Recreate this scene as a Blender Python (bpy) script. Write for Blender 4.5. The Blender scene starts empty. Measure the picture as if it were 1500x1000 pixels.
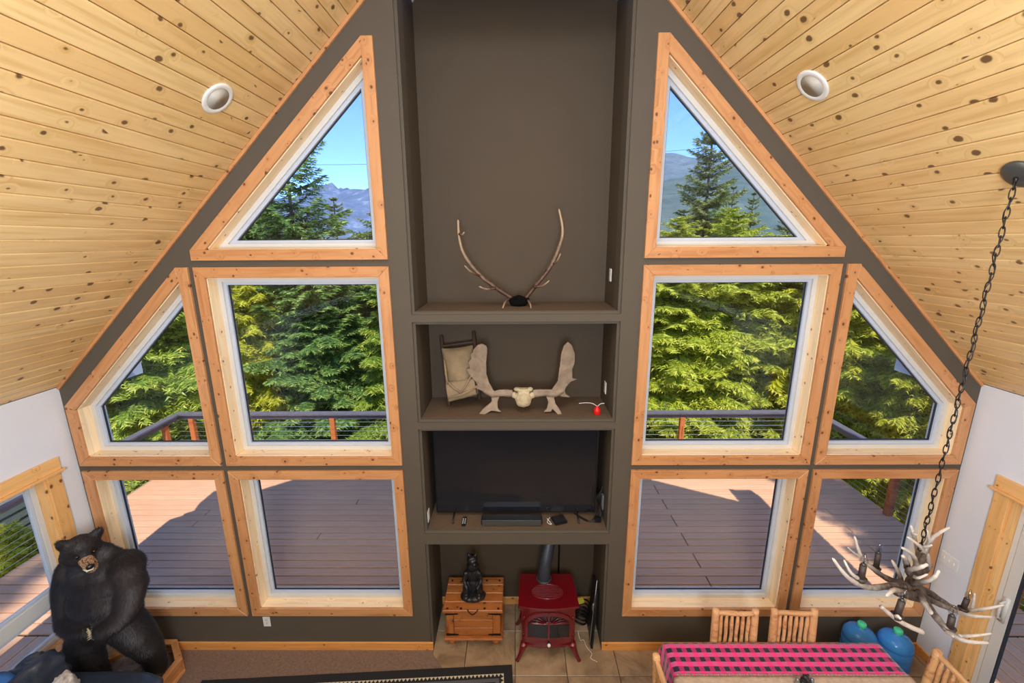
import bpy, bmesh, math, random
import numpy as np
from mathutils import Vector, Matrix, noise
from mathutils.geometry import tessellate_polygon
SC = bpy.context.scene
COL = SC.collection
random.seed(7); rng = np.random.default_rng(11)
PI = math.pi
H = 4.103
# ---------------------------------------------------------------- camera
cd = bpy.data.cameras.new('camera'); cam = bpy.data.objects.new('camera', cd); COL.objects.link(cam)
cd.sensor_width = 36; cd.lens = 36*628.7133/1500; cd.clip_end = 6000; cd.clip_start = .02
cam.matrix_world = Matrix((( .99996112, .0043080, .0076940, -.0073),
                           ( .0065163, .2268459, -.9739089, -3.6),
                           (-.0059410, .9739211, .2268090, H), (0,0,0,1)))
SC.camera = cam
# ---------------------------------------------------------------- light
SUN_DIR = Vector((.20, -.65, 1)).normalized()     # towards the sun
w = bpy.data.worlds.new('world'); SC.world = w; w.use_nodes = True
wn = w.node_tree; wn.nodes.clear()
sky = wn.nodes.new('ShaderNodeTexSky'); sky.sky_type = 'NISHITA'; sky.sun_disc = False
sky.sun_elevation = math.asin(SUN_DIR.z); sky.sun_rotation = math.atan2(SUN_DIR.x, SUN_DIR.y)
sky.altitude = 1500; sky.air_density = 1.0; sky.dust_density = .1; sky.ozone_density = 4
bg = wn.nodes.new('ShaderNodeBackground'); bg.inputs[1].default_value = .36
wo = wn.nodes.new('ShaderNodeOutputWorld')
tint = wn.nodes.new('ShaderNodeMix'); tint.data_type = 'RGBA'; tint.blend_type = 'MULTIPLY'; tint.inputs[0].default_value = 1
tint.inputs[7].default_value = (.52, .66, .94, 1)
wn.links.new(sky.outputs[0], tint.inputs[6]); wn.links.new(tint.outputs[2], bg.inputs[0]); wn.links.new(bg.outputs[0], wo.inputs[0])
ld = bpy.data.lights.new('sun', 'SUN'); ld.energy = 5.0; ld.angle = math.radians(.6); ld.color = (1, .93, .82)
sun = bpy.data.objects.new('sun', ld); COL.objects.link(sun)
sun.rotation_euler = SUN_DIR.to_track_quat('Z', 'Y').to_euler()
def area(name, loc, target, size, power, color=(1, .93, .85)):
    l = bpy.data.lights.new(name, 'AREA'); l.shape = 'RECTANGLE'; l.size, l.size_y = size
    l.energy = power; l.color = color
    o = bpy.data.objects.new(name, l); COL.objects.link(o); o.location = loc
    o.rotation_euler = (Vector(loc)-Vector(target)).to_track_quat('Z', 'Y').to_euler(); return o
NEU = (.84, .94, 1.08)
area('unseen_fill_up', (0, -5.0, 3.3), (0, -4.4, 6.9), (3.2, 1.4), 125, NEU)  # added fill behind the camera, brightens the ceiling; no fixture there
area('unseen_fill_left', (-.4, -4.7, 3.7), (-4, -3.5, 3.3), (1.4, 1.4), 255, NEU)  # added fill for the left wall, no real lamp
area('unseen_fill_right', (.4, -4.7, 3.7), (4, -3.5, 3.3), (1.4, 1.4), 255, NEU)  # same added fill for the right wall
area('unseen_fill_rear', (0, -5.6, 5.9), (0, -.2, .6), (2.4, 1.6), 12, NEU)  # weak added fill towards the gable, without a fixture
area('unseen_fill_down', (0, -2.2, 6.3), (0, -1.9, 0), (1.2, 2.4), 70, NEU)  # added overhead fill, separate from the two modelled downlights
SC.view_settings.view_transform = 'Standard'; SC.view_settings.look = 'None'
SC.view_settings.exposure = 0.0; SC.view_settings.gamma = 1; SC.view_settings.use_curve_mapping = False
SC.cycles.max_bounces = 10; SC.cycles.diffuse_bounces = 5; SC.cycles.transparent_max_bounces = 16
SC.cycles.use_denoising = True; SC.cycles.sample_clamp_indirect = 6
# ---------------------------------------------------------------- materials
def L(c):
    return tuple((x/255/12.92 if x/255 <= .04045 else ((x/255+.055)/1.055)**2.4) for x in c)
def nodes(name):
    m = bpy.data.materials.new(name); m.use_nodes = True; t = m.node_tree
    return m, t, t.nodes['Principled BSDF']
def N(t, kind, **kw):
    n = t.nodes.new(kind)
    for k, v in kw.items():
        if k.startswith('i_'):
            n.inputs[k[2:].replace('_', ' ')].default_value = v
        else: setattr(n, k, v)
    return n
def mth(t, op, a, b=None, c=None):
    n = t.nodes.new('ShaderNodeMath'); n.operation = op
    for i, v in enumerate((a, b, c)):
        if v is None: continue
        if isinstance(v, (int, float)): n.inputs[i].default_value = v
        else: t.links.new(v, n.inputs[i])
    return n.outputs[0]
def mixc(t, fac, a, b, mode='MIX'):
    n = t.nodes.new('ShaderNodeMix'); n.data_type = 'RGBA'; n.blend_type = mode
    for i, v in ((0, fac), (6, a), (7, b)):
        if isinstance(v, (int, float)): n.inputs[i].default_value = v
        elif isinstance(v, tuple): n.inputs[i].default_value = (*v[:3], 1)
        else: t.links.new(v, n.inputs[i])
    return n.outputs[2]
def ramp(t, fac, stops):
    n = t.nodes.new('ShaderNodeValToRGB'); r = n.color_ramp
    while len(r.elements) < len(stops): r.elements.new(.5)
    for e, (p, c) in zip(r.elements, stops): e.position = p; e.color = (*c, 1)
    t.links.new(fac, n.inputs[0]); return n.outputs[0]
def coords(t, rnd=True, scale=(1, 1, 1)):
    tc = t.nodes.new('ShaderNodeTexCoord'); v = tc.outputs['Object']
    if rnd:
        oi = t.nodes.new('ShaderNodeObjectInfo')
        cx = t.nodes.new('ShaderNodeCombineXYZ')
        t.links.new(mth(t, 'MULTIPLY', oi.outputs['Random'], 91.7), cx.inputs[0])
        t.links.new(mth(t, 'MULTIPLY', oi.outputs['Random'], 43.3), cx.inputs[1])
        a = t.nodes.new('ShaderNodeVectorMath'); a.operation = 'ADD'
        t.links.new(v, a.inputs[0]); t.links.new(cx.outputs[0], a.inputs[1]); v = a.outputs[0]
    m = t.nodes.new('ShaderNodeMapping'); m.inputs['Scale'].default_value = scale
    t.links.new(v, m.inputs[0]); return m.outputs[0]
def noise_tex(t, vec, scale, detail=3, rough=.5, dist=0):
    n = t.nodes.new('ShaderNodeTexNoise'); n.inputs['Scale'].default_value = scale
    n.inputs['Detail'].default_value = detail; n.inputs['Roughness'].default_value = rough
    n.inputs['Distortion'].default_value = dist; t.links.new(vec, n.inputs['Vector']); return n.outputs['Fac']
def bump(t, bs, h, strength=.2, dist=.005):
    b = t.nodes.new('ShaderNodeBump'); b.inputs['Strength'].default_value = strength
    b.inputs['Distance'].default_value = dist; t.links.new(h, b.inputs['Height']); t.links.new(b.outputs[0], bs.inputs['Normal'])
def plain(name, c, rough=.6, metal=0, var=.0, vscale=6, bmp=0, coat=0, spec=.5, sheen=0):
    m, t, b = nodes(name); c = L(c)
    b.inputs['Roughness'].default_value = rough; b.inputs['Metallic'].default_value = metal
    b.inputs['Coat Weight'].default_value = coat; b.inputs['Specular IOR Level'].default_value = spec
    b.inputs['Sheen Weight'].default_value = sheen
    v = coords(t, False); f = noise_tex(t, v, vscale, 4)
    lo = tuple(x*(1-var) for x in c); hi = tuple(min(1, x*(1+var)) for x in c)
    t.links.new(ramp(t, f, [(.3, lo), (.7, hi)]), b.inputs['Base Color'])
    if bmp:
        bump(t, b, noise_tex(t, v, vscale*6, 4), bmp)
    return m
def wood(name, base, dark, knotc=(88, 48, 22), rough=.42, knots=1.0, kx=3.2, ky=9., stretch=1., rnd=.28, coat=0., bright=None):
    """pine: grain runs along the local x axis of each board"""
    m, t, b = nodes(name)
    v = coords(t, True)
    # knots: one candidate per voronoi cell, most cells are empty
    mp = t.nodes.new('ShaderNodeMapping'); mp.inputs['Scale'].default_value = (kx, ky, ky*.6); t.links.new(v, mp.inputs[0])
    vo = t.nodes.new('ShaderNodeTexVoronoi'); vo.voronoi_dimensions = '3D'; vo.inputs['Scale'].default_value = 1
    vo.inputs['Randomness'].default_value = .9
    t.links.new(mp.outputs[0], vo.inputs['Vector'])
    sub = t.nodes.new('ShaderNodeVectorMath'); sub.operation = 'SUBTRACT'
    t.links.new(mp.outputs[0], sub.inputs[0]); t.links.new(vo.outputs['Position'], sub.inputs[1])
    sx = t.nodes.new('ShaderNodeSeparateXYZ'); t.links.new(sub.outputs[0], sx.inputs[0])
    dx = mth(t, 'DIVIDE', sx.outputs[0], kx*1.25); dy = mth(t, 'DIVIDE', sx.outputs[1], ky)
    wob = mth(t, 'MULTIPLY', mth(t, 'SUBTRACT', noise_tex(t, v, 30, 2), .5), .012)
    d = mth(t, 'ADD', mth(t, 'SQRT', mth(t, 'ADD', mth(t, 'MULTIPLY', dx, dx), mth(t, 'MULTIPLY', dy, dy))), wob)
    sc = t.nodes.new('ShaderNodeSeparateColor'); t.links.new(vo.outputs['Color'], sc.inputs[0])
    rad = mth(t, 'MULTIPLY', mth(t, 'MAXIMUM', mth(t, 'SUBTRACT', sc.outputs[0], .35), 0), .026*knots)
    k = mth(t, 'LESS_THAN', d, rad)
    kk = t.nodes.new('ShaderNodeMapRange'); kk.inputs['From Min'].default_value = .004; kk.inputs['From Max'].default_value = -.003
    t.links.new(mth(t, 'SUBTRACT', d, rad), kk.inputs[0])
    halo = t.nodes.new('ShaderNodeMapRange'); halo.inputs['From Min'].default_value = .035; halo.inputs['From Max'].default_value = 0
    t.links.new(mth(t, 'SUBTRACT', d, rad), halo.inputs[0])
    has = mth(t, 'GREATER_THAN', sc.outputs[0], .42)
    kf = mth(t, 'MULTIPLY', kk.outputs[0], has); hf = mth(t, 'MULTIPLY', halo.outputs[0], has)
    # grain
    mp2 = t.nodes.new('ShaderNodeMapping'); mp2.inputs['Scale'].default_value = (.9*stretch, 14, 14); t.links.new(v, mp2.inputs[0])
    bend = t.nodes.new('ShaderNodeVectorMath'); bend.operation = 'ADD'
    cb = t.nodes.new('ShaderNodeCombineXYZ'); t.links.new(mth(t, 'MULTIPLY', hf, 1.6), cb.inputs[1])
    t.links.new(mp2.outputs[0], bend.inputs[0]); t.links.new(cb.outputs[0], bend.inputs[1])
    g = noise_tex(t, bend.outputs[0], 1.6, 4, .55, .4)
    g2 = noise_tex(t, v, 1.2, 2)
    base, dark, knotc = L(base), L(dark), L(knotc)
    col = ramp(t, g, [(.3, dark), (.5, base), (.72, tuple(min(1, x*1.12) for x in base))])
    oi = t.nodes.new('ShaderNodeObjectInfo')
    col = mixc(t, mth(t, 'MULTIPLY', oi.outputs['Random'], rnd), col, tuple(x*y for x, y in zip(base, (.80, .62, .42))))
    col = mixc(t, mth(t, 'MULTIPLY', hf, .30), col, dark)
    col = mixc(t, mth(t, 'MULTIPLY', kf, .9), col, knotc)
    t.links.new(col, b.inputs['Base Color'])
    b.inputs['Roughness'].default_value = rough; b.inputs['Coat Weight'].default_value = coat; b.inputs['Coat Roughness'].default_value = .25
    bump(t, b, g, .12, .003)
    return m
M = {}
M['ceil'] = wood('ceiling_pine', (232, 198, 138), (212, 172, 108), (88, 52, 24), .34, 1.15, 3.4, 9.3, coat=.35, rnd=.5)
M['under'] = plain('dark_joist', (46, 38, 34), .9)
M['casing'] = wood('casing_pine', (200, 144, 94), (178, 118, 70), (90, 42, 20), .4, .62, 5, 15, coat=.2)
M['sidecasing'] = wood('door_casing_pine', (232, 180, 112), (214, 156, 86), (96, 50, 24), .4, .8, 4, 12, coat=.2)
M['jamb'] = wood('jamb_pine', (244, 216, 172), (232, 198, 150), (130, 80, 44), .45, .5, 4, 12, rnd=.12)
M['basew'] = wood('baseboard_pine', (222, 156, 84), (206, 134, 62), (110, 56, 24), .4, .8, 3, 12)
M['log'] = wood('peeled_log', (214, 168, 118), (178, 116, 68), (110, 60, 30), .5, .6, 5, 12, stretch=2)
M['chest'] = wood('rustic_pine', (172, 106, 52), (128, 70, 30), (52, 26, 12), .5, .8, 4, 9, stretch=1.5, rnd=.5)
M['boxwood'] = wood('mount_box_wood', (206, 150, 96), (176, 116, 66), (90, 46, 22), .45, .5)
M['postw'] = wood('deck_post_cedar', (206, 120, 64), (176, 92, 44), (90, 46, 22), .7, .6)
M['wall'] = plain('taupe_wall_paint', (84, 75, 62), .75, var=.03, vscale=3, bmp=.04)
M['niche'] = plain('shaded_niche_paint', (74, 61, 44), .75, var=.03, vscale=3, bmp=.04)  # wall paint darkened: the shade inside the niches is in this colour
M['shelf'] = plain('shelf_top_brown', (96, 76, 56), .85, var=.06, vscale=20)
M['sidewall'] = plain('beige_wall_paint', (218, 218, 220), .8, var=.015, vscale=2, bmp=.03)
M['carpet'] = plain('brown_carpet', (122, 98, 82), .95, var=.22, vscale=60, bmp=.6)
M['vinyl'] = plain('white_vinyl', (206, 204, 198), .4, var=.02)
M['vinyl2'] = plain('grey_white_sash', (188, 196, 208), .35, var=.02)
M['darkseal'] = plain('dark_seal', (40, 44, 52), .6)
M['white'] = plain('white_plastic', (228, 226, 220), .4)
M['grout'] = plain('grout', (96, 82, 66), .9, var=.1)
M['alum'] = plain('grey_metal', (150, 150, 150), .4, .7)
M['capgrey'] = plain('rail_cap_grey', (112, 108, 116), .55, var=.12, vscale=8)
M['cable'] = plain('steel_cable', (200, 200, 196), .35, .8)
M['roof'] = plain('roofing', (60, 58, 56), .9)
M['fascia'] = plain('white_fascia', (214, 220, 232), .6, var=.03)
M['siding'] = plain('grey_green_siding', (126, 140, 134), .8, var=.06)
M['soil'] = plain('forest_floor', (150, 128, 96), 1, var=.4, vscale=2.2, bmp=.5)
M['bark'] = plain('conifer_bark', (112, 98, 88), .95, var=.35, vscale=14, bmp=.8)
M['blackplastic'] = plain('black_plastic', (22, 22, 24), .35)
M['iron'] = plain('black_iron', (34, 30, 28), .5, .6)
M['brassred'] = plain('red_bottle_plastic', (214, 26, 22), .3)
M['stovered'] = plain('red_enamel', (100, 14, 22), .22, var=.08, coat=.6, vscale=3)
M['pipe'] = plain('grey_stove_pipe', (64, 68, 76), .45, .4)
M['porcelain'] = plain('white_knob', (228, 220, 208), .3)
M['statue'] = plain('black_resin', (26, 26, 28), .38, var=.3, vscale=18, bmp=.5)
M['chain'] = plain('dark_chain', (48, 44, 42), .4, .8)
M['canopy'] = plain('pewter_canopy', (92, 94, 92), .4, .6)
M['candle'] = plain('brown_candle_sleeve', (58, 44, 38), .6, var=.3, vscale=30)
M['elk'] = None
def antler(name, lo, hi, zmin=None):
    m, t, b = nodes(name); v = coords(t, False)
    g = t.nodes.new('ShaderNodeAttribute'); g.attribute_name = 'tip'
    n = noise_tex(t, v, 24, 4)
    f = mth(t, 'ADD', g.outputs['Fac'], mth(t, 'MULTIPLY', mth(t, 'SUBTRACT', n, .5), .7))
    t.links.new(ramp(t, f, [(.08, L(lo)), (.75, L(hi))]), b.inputs['Base Color'])
    b.inputs['Roughness'].default_value = .48
    bump(t, b, noise_tex(t, v, 70, 3), .35, .003); return m
M['elk'] = antler('elk_antler', (70, 42, 28), (176, 150, 122))
M['deer'] = antler('chandelier_antler', (66, 54, 48), (204, 192, 178))
M['moose'] = plain('moose_antler', (142, 124, 104), .6, var=.22, vscale=14, bmp=.4)
M['bone'] = plain('skull_bone', (186, 170, 136), .7, var=.14, vscale=20, bmp=.4)
M['skin'] = plain('black_hide', (12, 10, 10), .95, spec=.1)
M['canvas'] = plain('khaki_canvas', (142, 122, 94), .9, var=.16, vscale=10, bmp=.4)
M['packwood'] = plain('old_pack_wood', (74, 58, 46), .7, var=.2)
M['leather'] = plain('black_leather', (44, 50, 62), .3, var=.12, vscale=5, bmp=.12)
M['fur_pillow'] = plain('grey_fur_cushion', (176, 164, 152), .95, var=.4, vscale=34, bmp=.9, sheen=.4)
M['rock'] = plain('rock_and_bark', (136, 128, 116), .9, var=.5, vscale=10, bmp=1)
M['bluecloth'] = plain('blue_cloth', (46, 92, 150), .9, var=.1)
M['mat'] = plain('blue_grey_doormat', (82, 112, 140), .95, var=.25, vscale=50, bmp=.6)
M['green'] = plain('green_cap', (70, 196, 140), .35)
M['burlap'] = plain('tan_runner', (192, 166, 140), .95, var=.14, vscale=26, bmp=.5)
M['eye'] = plain('glass_eye', (30, 18, 10), .06)
M['nose'] = plain('black_nose', (18, 18, 20), .3)
M['tan'] = plain('muzzle_tan', (178, 136, 96), .9, var=.15, vscale=30)
M['teeth'] = plain('ivory_teeth', (226, 214, 190), .4)
M['paper'] = plain('yellow_box', (196, 190, 60), .6)
M['ash'] = plain('stove_log', (120, 100, 84), .9, var=.4, vscale=12)
M['leatherblue'] = M['leather']
# fur
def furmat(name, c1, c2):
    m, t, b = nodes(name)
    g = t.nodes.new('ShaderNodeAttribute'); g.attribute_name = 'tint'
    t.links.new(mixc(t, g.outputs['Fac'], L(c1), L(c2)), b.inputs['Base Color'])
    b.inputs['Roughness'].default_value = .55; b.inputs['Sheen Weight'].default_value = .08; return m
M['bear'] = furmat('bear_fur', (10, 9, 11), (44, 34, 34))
M['bearskin'] = plain('bear_hide', (16, 13, 14), .75, var=.3, vscale=9)
# glass
def glass(name, tint=(1, 1, 1), ior=1.45, maxf=1.):
    m = bpy.data.materials.new(name); m.use_nodes = True; t = m.node_tree; t.nodes.clear()
    o = t.nodes.new('ShaderNodeOutputMaterial'); tr = t.nodes.new('ShaderNodeBsdfTransparent'); gl = t.nodes.new('ShaderNodeBsdfGlossy')
    tr.inputs[0].default_value = (*tint, 1); gl.inputs['Roughness'].default_value = .01
    lw = t.nodes.new('ShaderNodeLayerWeight'); lw.inputs[0].default_value = .5
    fr = mth(t, 'ADD', mth(t, 'MULTIPLY', mth(t, 'POWER', lw.outputs['Facing'], 5), .8), .018)
    mx = t.nodes.new('ShaderNodeMixShader'); t.links.new(mth(t, 'MULTIPLY', fr, maxf), mx.inputs[0])
    t.links.new(tr.outputs[0], mx.inputs[1]); t.links.new(gl.outputs[0], mx.inputs[2]); t.links.new(mx.outputs[0], o.inputs[0]); return m
M['glass'] = glass('window_glass', (.97, .99, .99))
M['bulb'] = glass('clear_bulb_glass', (.88, .88, .90), 1.5, 3.)
M['screen'] = plain('tv_screen', (30, 31, 36), .08)
def bottle_mat():
    m, t, b = nodes('blue_bottle_plastic')
    b.inputs['Base Color'].default_value = (*L((84, 168, 240)), 1); b.inputs['Roughness'].default_value = .08
    b.inputs['Transmission Weight'].default_value = .5; b.inputs['IOR'].default_value = 1.3; return m
M['bottle'] = bottle_mat()
# tiles
def tilemat():
    m, t, b = nodes('travertine_tile'); v = coords(t, True)
    f = noise_tex(t, v, 3.2, 6, .6, .8); g = noise_tex(t, v, 14, 5, .65)
    col = ramp(t, f, [(.3, L((112, 88, 66))), (.5, L((160, 134, 102))), (.72, L((184, 158, 124)))])
    col = mixc(t, mth(t, 'MULTIPLY', g, .35), col, L((96, 70, 50)))
    t.links.new(col, b.inputs['Base Color']); b.inputs['Roughness'].default_value = .38
    bump(t, b, g, .15, .003); return m
M['tile'] = tilemat()
# deck boards (composite, subtle streaks along local x)
def deckmat():
    m, t, b = nodes('composite_deck'); v = coords(t, True, (1, 22, 22))
    f = noise_tex(t, v, 2.5, 4)
    oi = t.nodes.new('ShaderNodeObjectInfo')
    col = ramp(t, f, [(.25, L((226, 168, 130))), (.75, L((246, 196, 154)))])
    col = mixc(t, mth(t, 'MULTIPLY', oi.outputs['Random'], .35), col, L((208, 152, 118)))
    t.links.new(col, b.inputs['Base Color']); b.inputs['Roughness'].default_value = .62
    bump(t, b, f, .25, .003); return m
M['deck'] = deckmat()
# foliage
def leaf(name, dark, mid, tipc):
    m = bpy.data.materials.new(name); m.use_nodes = True; t = m.node_tree
    b = t.nodes['Principled BSDF']
    g = t.nodes.new('ShaderNodeAttribute'); g.attribute_name = 'tint'
    oi = t.nodes.new('ShaderNodeObjectInfo')
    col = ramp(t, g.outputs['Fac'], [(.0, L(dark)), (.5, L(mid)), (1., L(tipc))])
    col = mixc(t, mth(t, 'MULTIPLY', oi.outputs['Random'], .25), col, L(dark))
    t.links.new(col, b.inputs['Base Color']); b.inputs['Roughness'].default_value = .5
    tr = t.nodes.new('ShaderNodeBsdfTranslucent'); t.links.new(col, tr.inputs[0])
    mx = t.nodes.new('ShaderNodeMixShader'); mx.inputs[0].default_value = .35
    out = t.nodes['Material Output']
    t.links.new(b.outputs[0], mx.inputs[1]); t.links.new(tr.outputs[0], mx.inputs[2]); t.links.new(mx.outputs[0], out.inputs[0]); return m
M['leaf_dark'] = leaf('dark_hemlock_needles', (44, 72, 44), (110, 152, 74), (214, 228, 130))
M['leaf_mid'] = leaf('green_fir_needles', (58, 92, 36), (164, 192, 66), (250, 246, 120))
M['leaf_yellow'] = leaf('yellow_green_needles', (104, 124, 30), (222, 220, 56), (255, 246, 110))
M['leaf_lime'] = leaf('lime_hemlock_needles', (78, 104, 34), (196, 206, 62), (254, 248, 120))
M['leaf_spruce'] = leaf('olive_spruce_needles', (62, 80, 50), (150, 164, 92), (236, 234, 154))
def cloth():
    m, t, b = nodes('plaid_cloth'); tc = t.nodes.new('ShaderNodeUVMap')
    s = t.nodes.new('ShaderNodeSeparateXYZ'); t.links.new(tc.outputs[0], s.inputs[0])
    p = .081
    a = mth(t, 'LESS_THAN', mth(t, 'FRACT', mth(t, 'DIVIDE', mth(t, 'ADD', s.outputs[0], 10), p)), .5)
    c = mth(t, 'LESS_THAN', mth(t, 'FRACT', mth(t, 'DIVIDE', mth(t, 'ADD', s.outputs[1], 10), p)), .5)
    col = mixc(t, a, L((244, 46, 128)), L((214, 84, 138)))
    col2 = mixc(t, a, L((178, 30, 92)), L((20, 22, 42)))
    t.links.new(mixc(t, c, col, col2), b.inputs['Base Color']); b.inputs['Roughness'].default_value = .85
    b.inputs['Sheen Weight'].default_value = .3
    v = coords(t, False); bump(t, b, noise_tex(t, v, 400, 2), .3, .001); return m
M['cloth'] = cloth()
def rugmat():
    # flat woven pattern: black border, a row of cream triangles, a grey band, patterned middle
    m, t, b = nodes('woven_rug'); tc = t.nodes.new('ShaderNodeUVMap')
    s = t.nodes.new('ShaderNodeSeparateXYZ'); t.links.new(tc.outputs[0], s.inputs[0])
    x, y = s.outputs[0], s.outputs[1]          # metres from the far right corner, inwards
    e = mth(t, 'MINIMUM', x, y); al = mth(t, 'MAXIMUM', x, y)
    along = mth(t, 'ADD', x, y)
    tri = mth(t, 'PINGPONG', mth(t, 'SUBTRACT', along, e), .019)
    tz = mth(t, 'DIVIDE', mth(t, 'SUBTRACT', e, .085), .030)
    intri = mth(t, 'MULTIPLY', mth(t, 'GREATER_THAN', e, .085), mth(t, 'LESS_THAN', e, .115))
    istri = mth(t, 'MULTIPLY', intri, mth(t, 'GREATER_THAN', mth(t, 'DIVIDE', tri, .019), tz))
    band = mth(t, 'MULTIPLY', mth(t, 'GREATER_THAN', e, .13), mth(t, 'LESS_THAN', e, .165))
    line = mth(t, 'MULTIPLY', mth(t, 'GREATER_THAN', e, .19), mth(t, 'LESS_THAN', mth(t, 'FRACT', mth(t, 'MULTIPLY', mth(t, 'ADD', mth(t, 'PINGPONG', x, .2), mth(t, 'PINGPONG', y, .2)), 6)), .5))
    col = mixc(t, istri, L((30, 28, 28)), L((196, 186, 158)))
    col = mixc(t, band, col, L((84, 84, 86)))
    col = mixc(t, line, col, L((150, 140, 112)))
    t.links.new(col, b.inputs['Base Color']); b.inputs['Roughness'].default_value = .95
    v = coords(t, False); bump(t, b, noise_tex(t, v, 150, 3), .5, .003); return m
M['rug'] = rugmat()
def hill(name, c1, c2, c3):  # far slopes: haze of distance is put into their colours
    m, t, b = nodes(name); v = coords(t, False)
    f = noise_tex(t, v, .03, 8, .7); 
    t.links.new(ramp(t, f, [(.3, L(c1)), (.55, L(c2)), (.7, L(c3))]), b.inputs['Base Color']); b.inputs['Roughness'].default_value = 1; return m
M['mountain'] = hill('hazy_mountain_rock', (78, 98, 126), (102, 122, 150), (160, 170, 186))
M['farhill'] = hill('hazy_far_hill', (84, 100, 112), (104, 120, 128), (132, 144, 148))
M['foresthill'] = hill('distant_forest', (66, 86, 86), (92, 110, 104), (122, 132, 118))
# ---------------------------------------------------------------- helpers
class MB:
    def __init__(s): s.v = []; s.f = []; s.tip = []; s.uv = None
    def add(s, V, F, tip=None):
        n = len(s.v); s.v += [tuple(p) for p in V]; s.f += [tuple(i+n for i in f) for f in F]
        s.tip += list(tip) if tip is not None else [0]*len(V); return s
    def box(s, c, d, R=None):
        x, y, z = (a/2 for a in d); V = [Vector(p) for p in ((-x,-y,-z),(x,-y,-z),(x,y,-z),(-x,y,-z),(-x,-y,z),(x,-y,z),(x,y,z),(-x,y,z))]
        if R is not None: V = [R @ p for p in V]
        V = [p+Vector(c) for p in V]
        return s.add(V, [(0,3,2,1),(4,5,6,7),(0,1,5,4),(1,2,6,5),(2,3,7,6),(3,0,4,7)])
    def tube(s, P, R, n=10, caps=True, tip=None):
        P = [Vector(p) for p in P]; V = []; F = []; T = []
        if isinstance(R, (int, float)): R = [R]*len(P)
        d0 = (P[1]-P[0]).normalized(); a = d0.orthogonal().normalized(); m = len(P)
        for i, p in enumerate(P):
            d = ((P[min(i+1, m-1)]-P[max(i-1, 0)])).normalized()
            a = (a - d*a.dot(d)).normalized(); b = d.cross(a)
            for k in range(n):
                g = 2*PI*k/n; V.append(p+(a*math.cos(g)+b*math.sin(g))*R[i]); T.append(tip[i] if tip else 0)
        for i in range(m-1):
            for k in range(n): F.append((i*n+k, i*n+(k+1) % n, (i+1)*n+(k+1) % n, (i+1)*n+k))
        if caps: F.append(tuple(range(n))[::-1]); F.append(tuple((m-1)*n+k for k in range(n)))
        return s.add(V, F, T)
    def lathe(s, prof, c=(0, 0, 0), n=24, axis=None):
        V = []; F = []; c = Vector(c); Q = Vector((0,0,1)).rotation_difference(Vector(axis)) if axis else None
        for r, z in prof:
            for k in range(n):
                p = Vector((r*math.cos(2*PI*k/n), r*math.sin(2*PI*k/n), z))
                if Q: p = Q @ p
                V.append(p+c)
        m = len(prof)
        for i in range(m-1):
            for k in range(n): F.append((i*n+k, i*n+(k+1) % n, (i+1)*n+(k+1) % n, (i+1)*n+k))
        F.append(tuple(range(n))[::-1]); F.append(tuple((m-1)*n+k for k in range(n)))
        return s.add(V, F)
    def ball(s, c, r, n=12, R=None):
        r = (r, r, r) if isinstance(r, (int, float)) else r; V = []; F = []
        for i in range(1, n):
            for k in range(2*n):
                a = PI*i/n; g = PI*k/n; p = Vector((r[0]*math.sin(a)*math.cos(g), r[1]*math.sin(a)*math.sin(g), r[2]*math.cos(a)))
                V.append((R @ p if R else p)+Vector(c))
        t = Vector((0, 0, r[2])); t2 = Vector((0, 0, -r[2]))
        V += [(R @ t if R else t)+Vector(c), (R @ t2 if R else t2)+Vector(c)]; m = 2*n; A = len(V)-2; B = A+1
        for i in range(n-2):
            for k in range(m): F.append((i*m+k, (i+1)*m+k, (i+1)*m+(k+1) % m, i*m+(k+1) % m))
        for k in range(m): F.append((A, k, (k+1) % m)); F.append((B, (n-2)*m+(k+1) % m, (n-2)*m+k))
        return s.add(V, F)
    def prism(s, poly, z0, z1, fn=lambda x, y, z: (x, y, z)):
        n = len(poly); V = [fn(x, y, z0) for x, y in poly]+[fn(x, y, z1) for x, y in poly]
        T = tessellate_polygon([[Vector((x, y, 0)) for x, y in poly]])
        F = [tuple(t) for t in T]+[tuple(i+n for i in t[::-1]) for t in T]
        F += [(i, (i+1) % n, (i+1) % n+n, i+n) for i in range(n)]
        return s.add(V, F)
    def mesh(s, name, mat, smooth=False):
        me = bpy.data.meshes.new(name); me.from_pydata(s.v, [], s.f); me.materials.append(mat)
        bm = bmesh.new(); bm.from_mesh(me); bmesh.ops.recalc_face_normals(bm, faces=bm.faces); bm.to_mesh(me); bm.free()
        if any(s.tip):
            at = me.attributes.new('tip', 'FLOAT', 'POINT'); at.data.foreach_set('value', s.tip)
        if smooth: me.shade_smooth()
        return me
    def obj(s, name, mat, parent=None, smooth=False, bevel=0, seg=2):
        me = s.mesh(name, mat, smooth)
        if bevel:
            bm = bmesh.new(); bm.from_mesh(me)
            E = [e for e in bm.edges if len(e.link_faces) == 2 and e.calc_face_angle(0) > .6]
            bmesh.ops.bevel(bm, geom=E, offset=bevel, segments=seg, affect='EDGES', clamp_overlap=True)
            bm.to_mesh(me); bm.free()
        return link(name, me, parent)
def link(name, me, parent=None):
    o = bpy.data.objects.new(name, me); COL.objects.link(o)
    if parent is not None:
        o.parent = parent; o.matrix_parent_inverse = Matrix.Translation(-Vector(parent.location))
    return o
def tag(o, label=None, cat=None, group=None, kind=None):
    if label: o['label'] = label
    if cat: o['category'] = cat
    if group: o['group'] = group
    if kind: o['kind'] = kind
    return o
def thing(name, label, cat, loc=(0, 0, 0), group=None):
    o = bpy.data.objects.new(name, None); COL.objects.link(o); o.location = loc; o.empty_display_size = .1
    return tag(o, label, cat, group)
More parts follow.
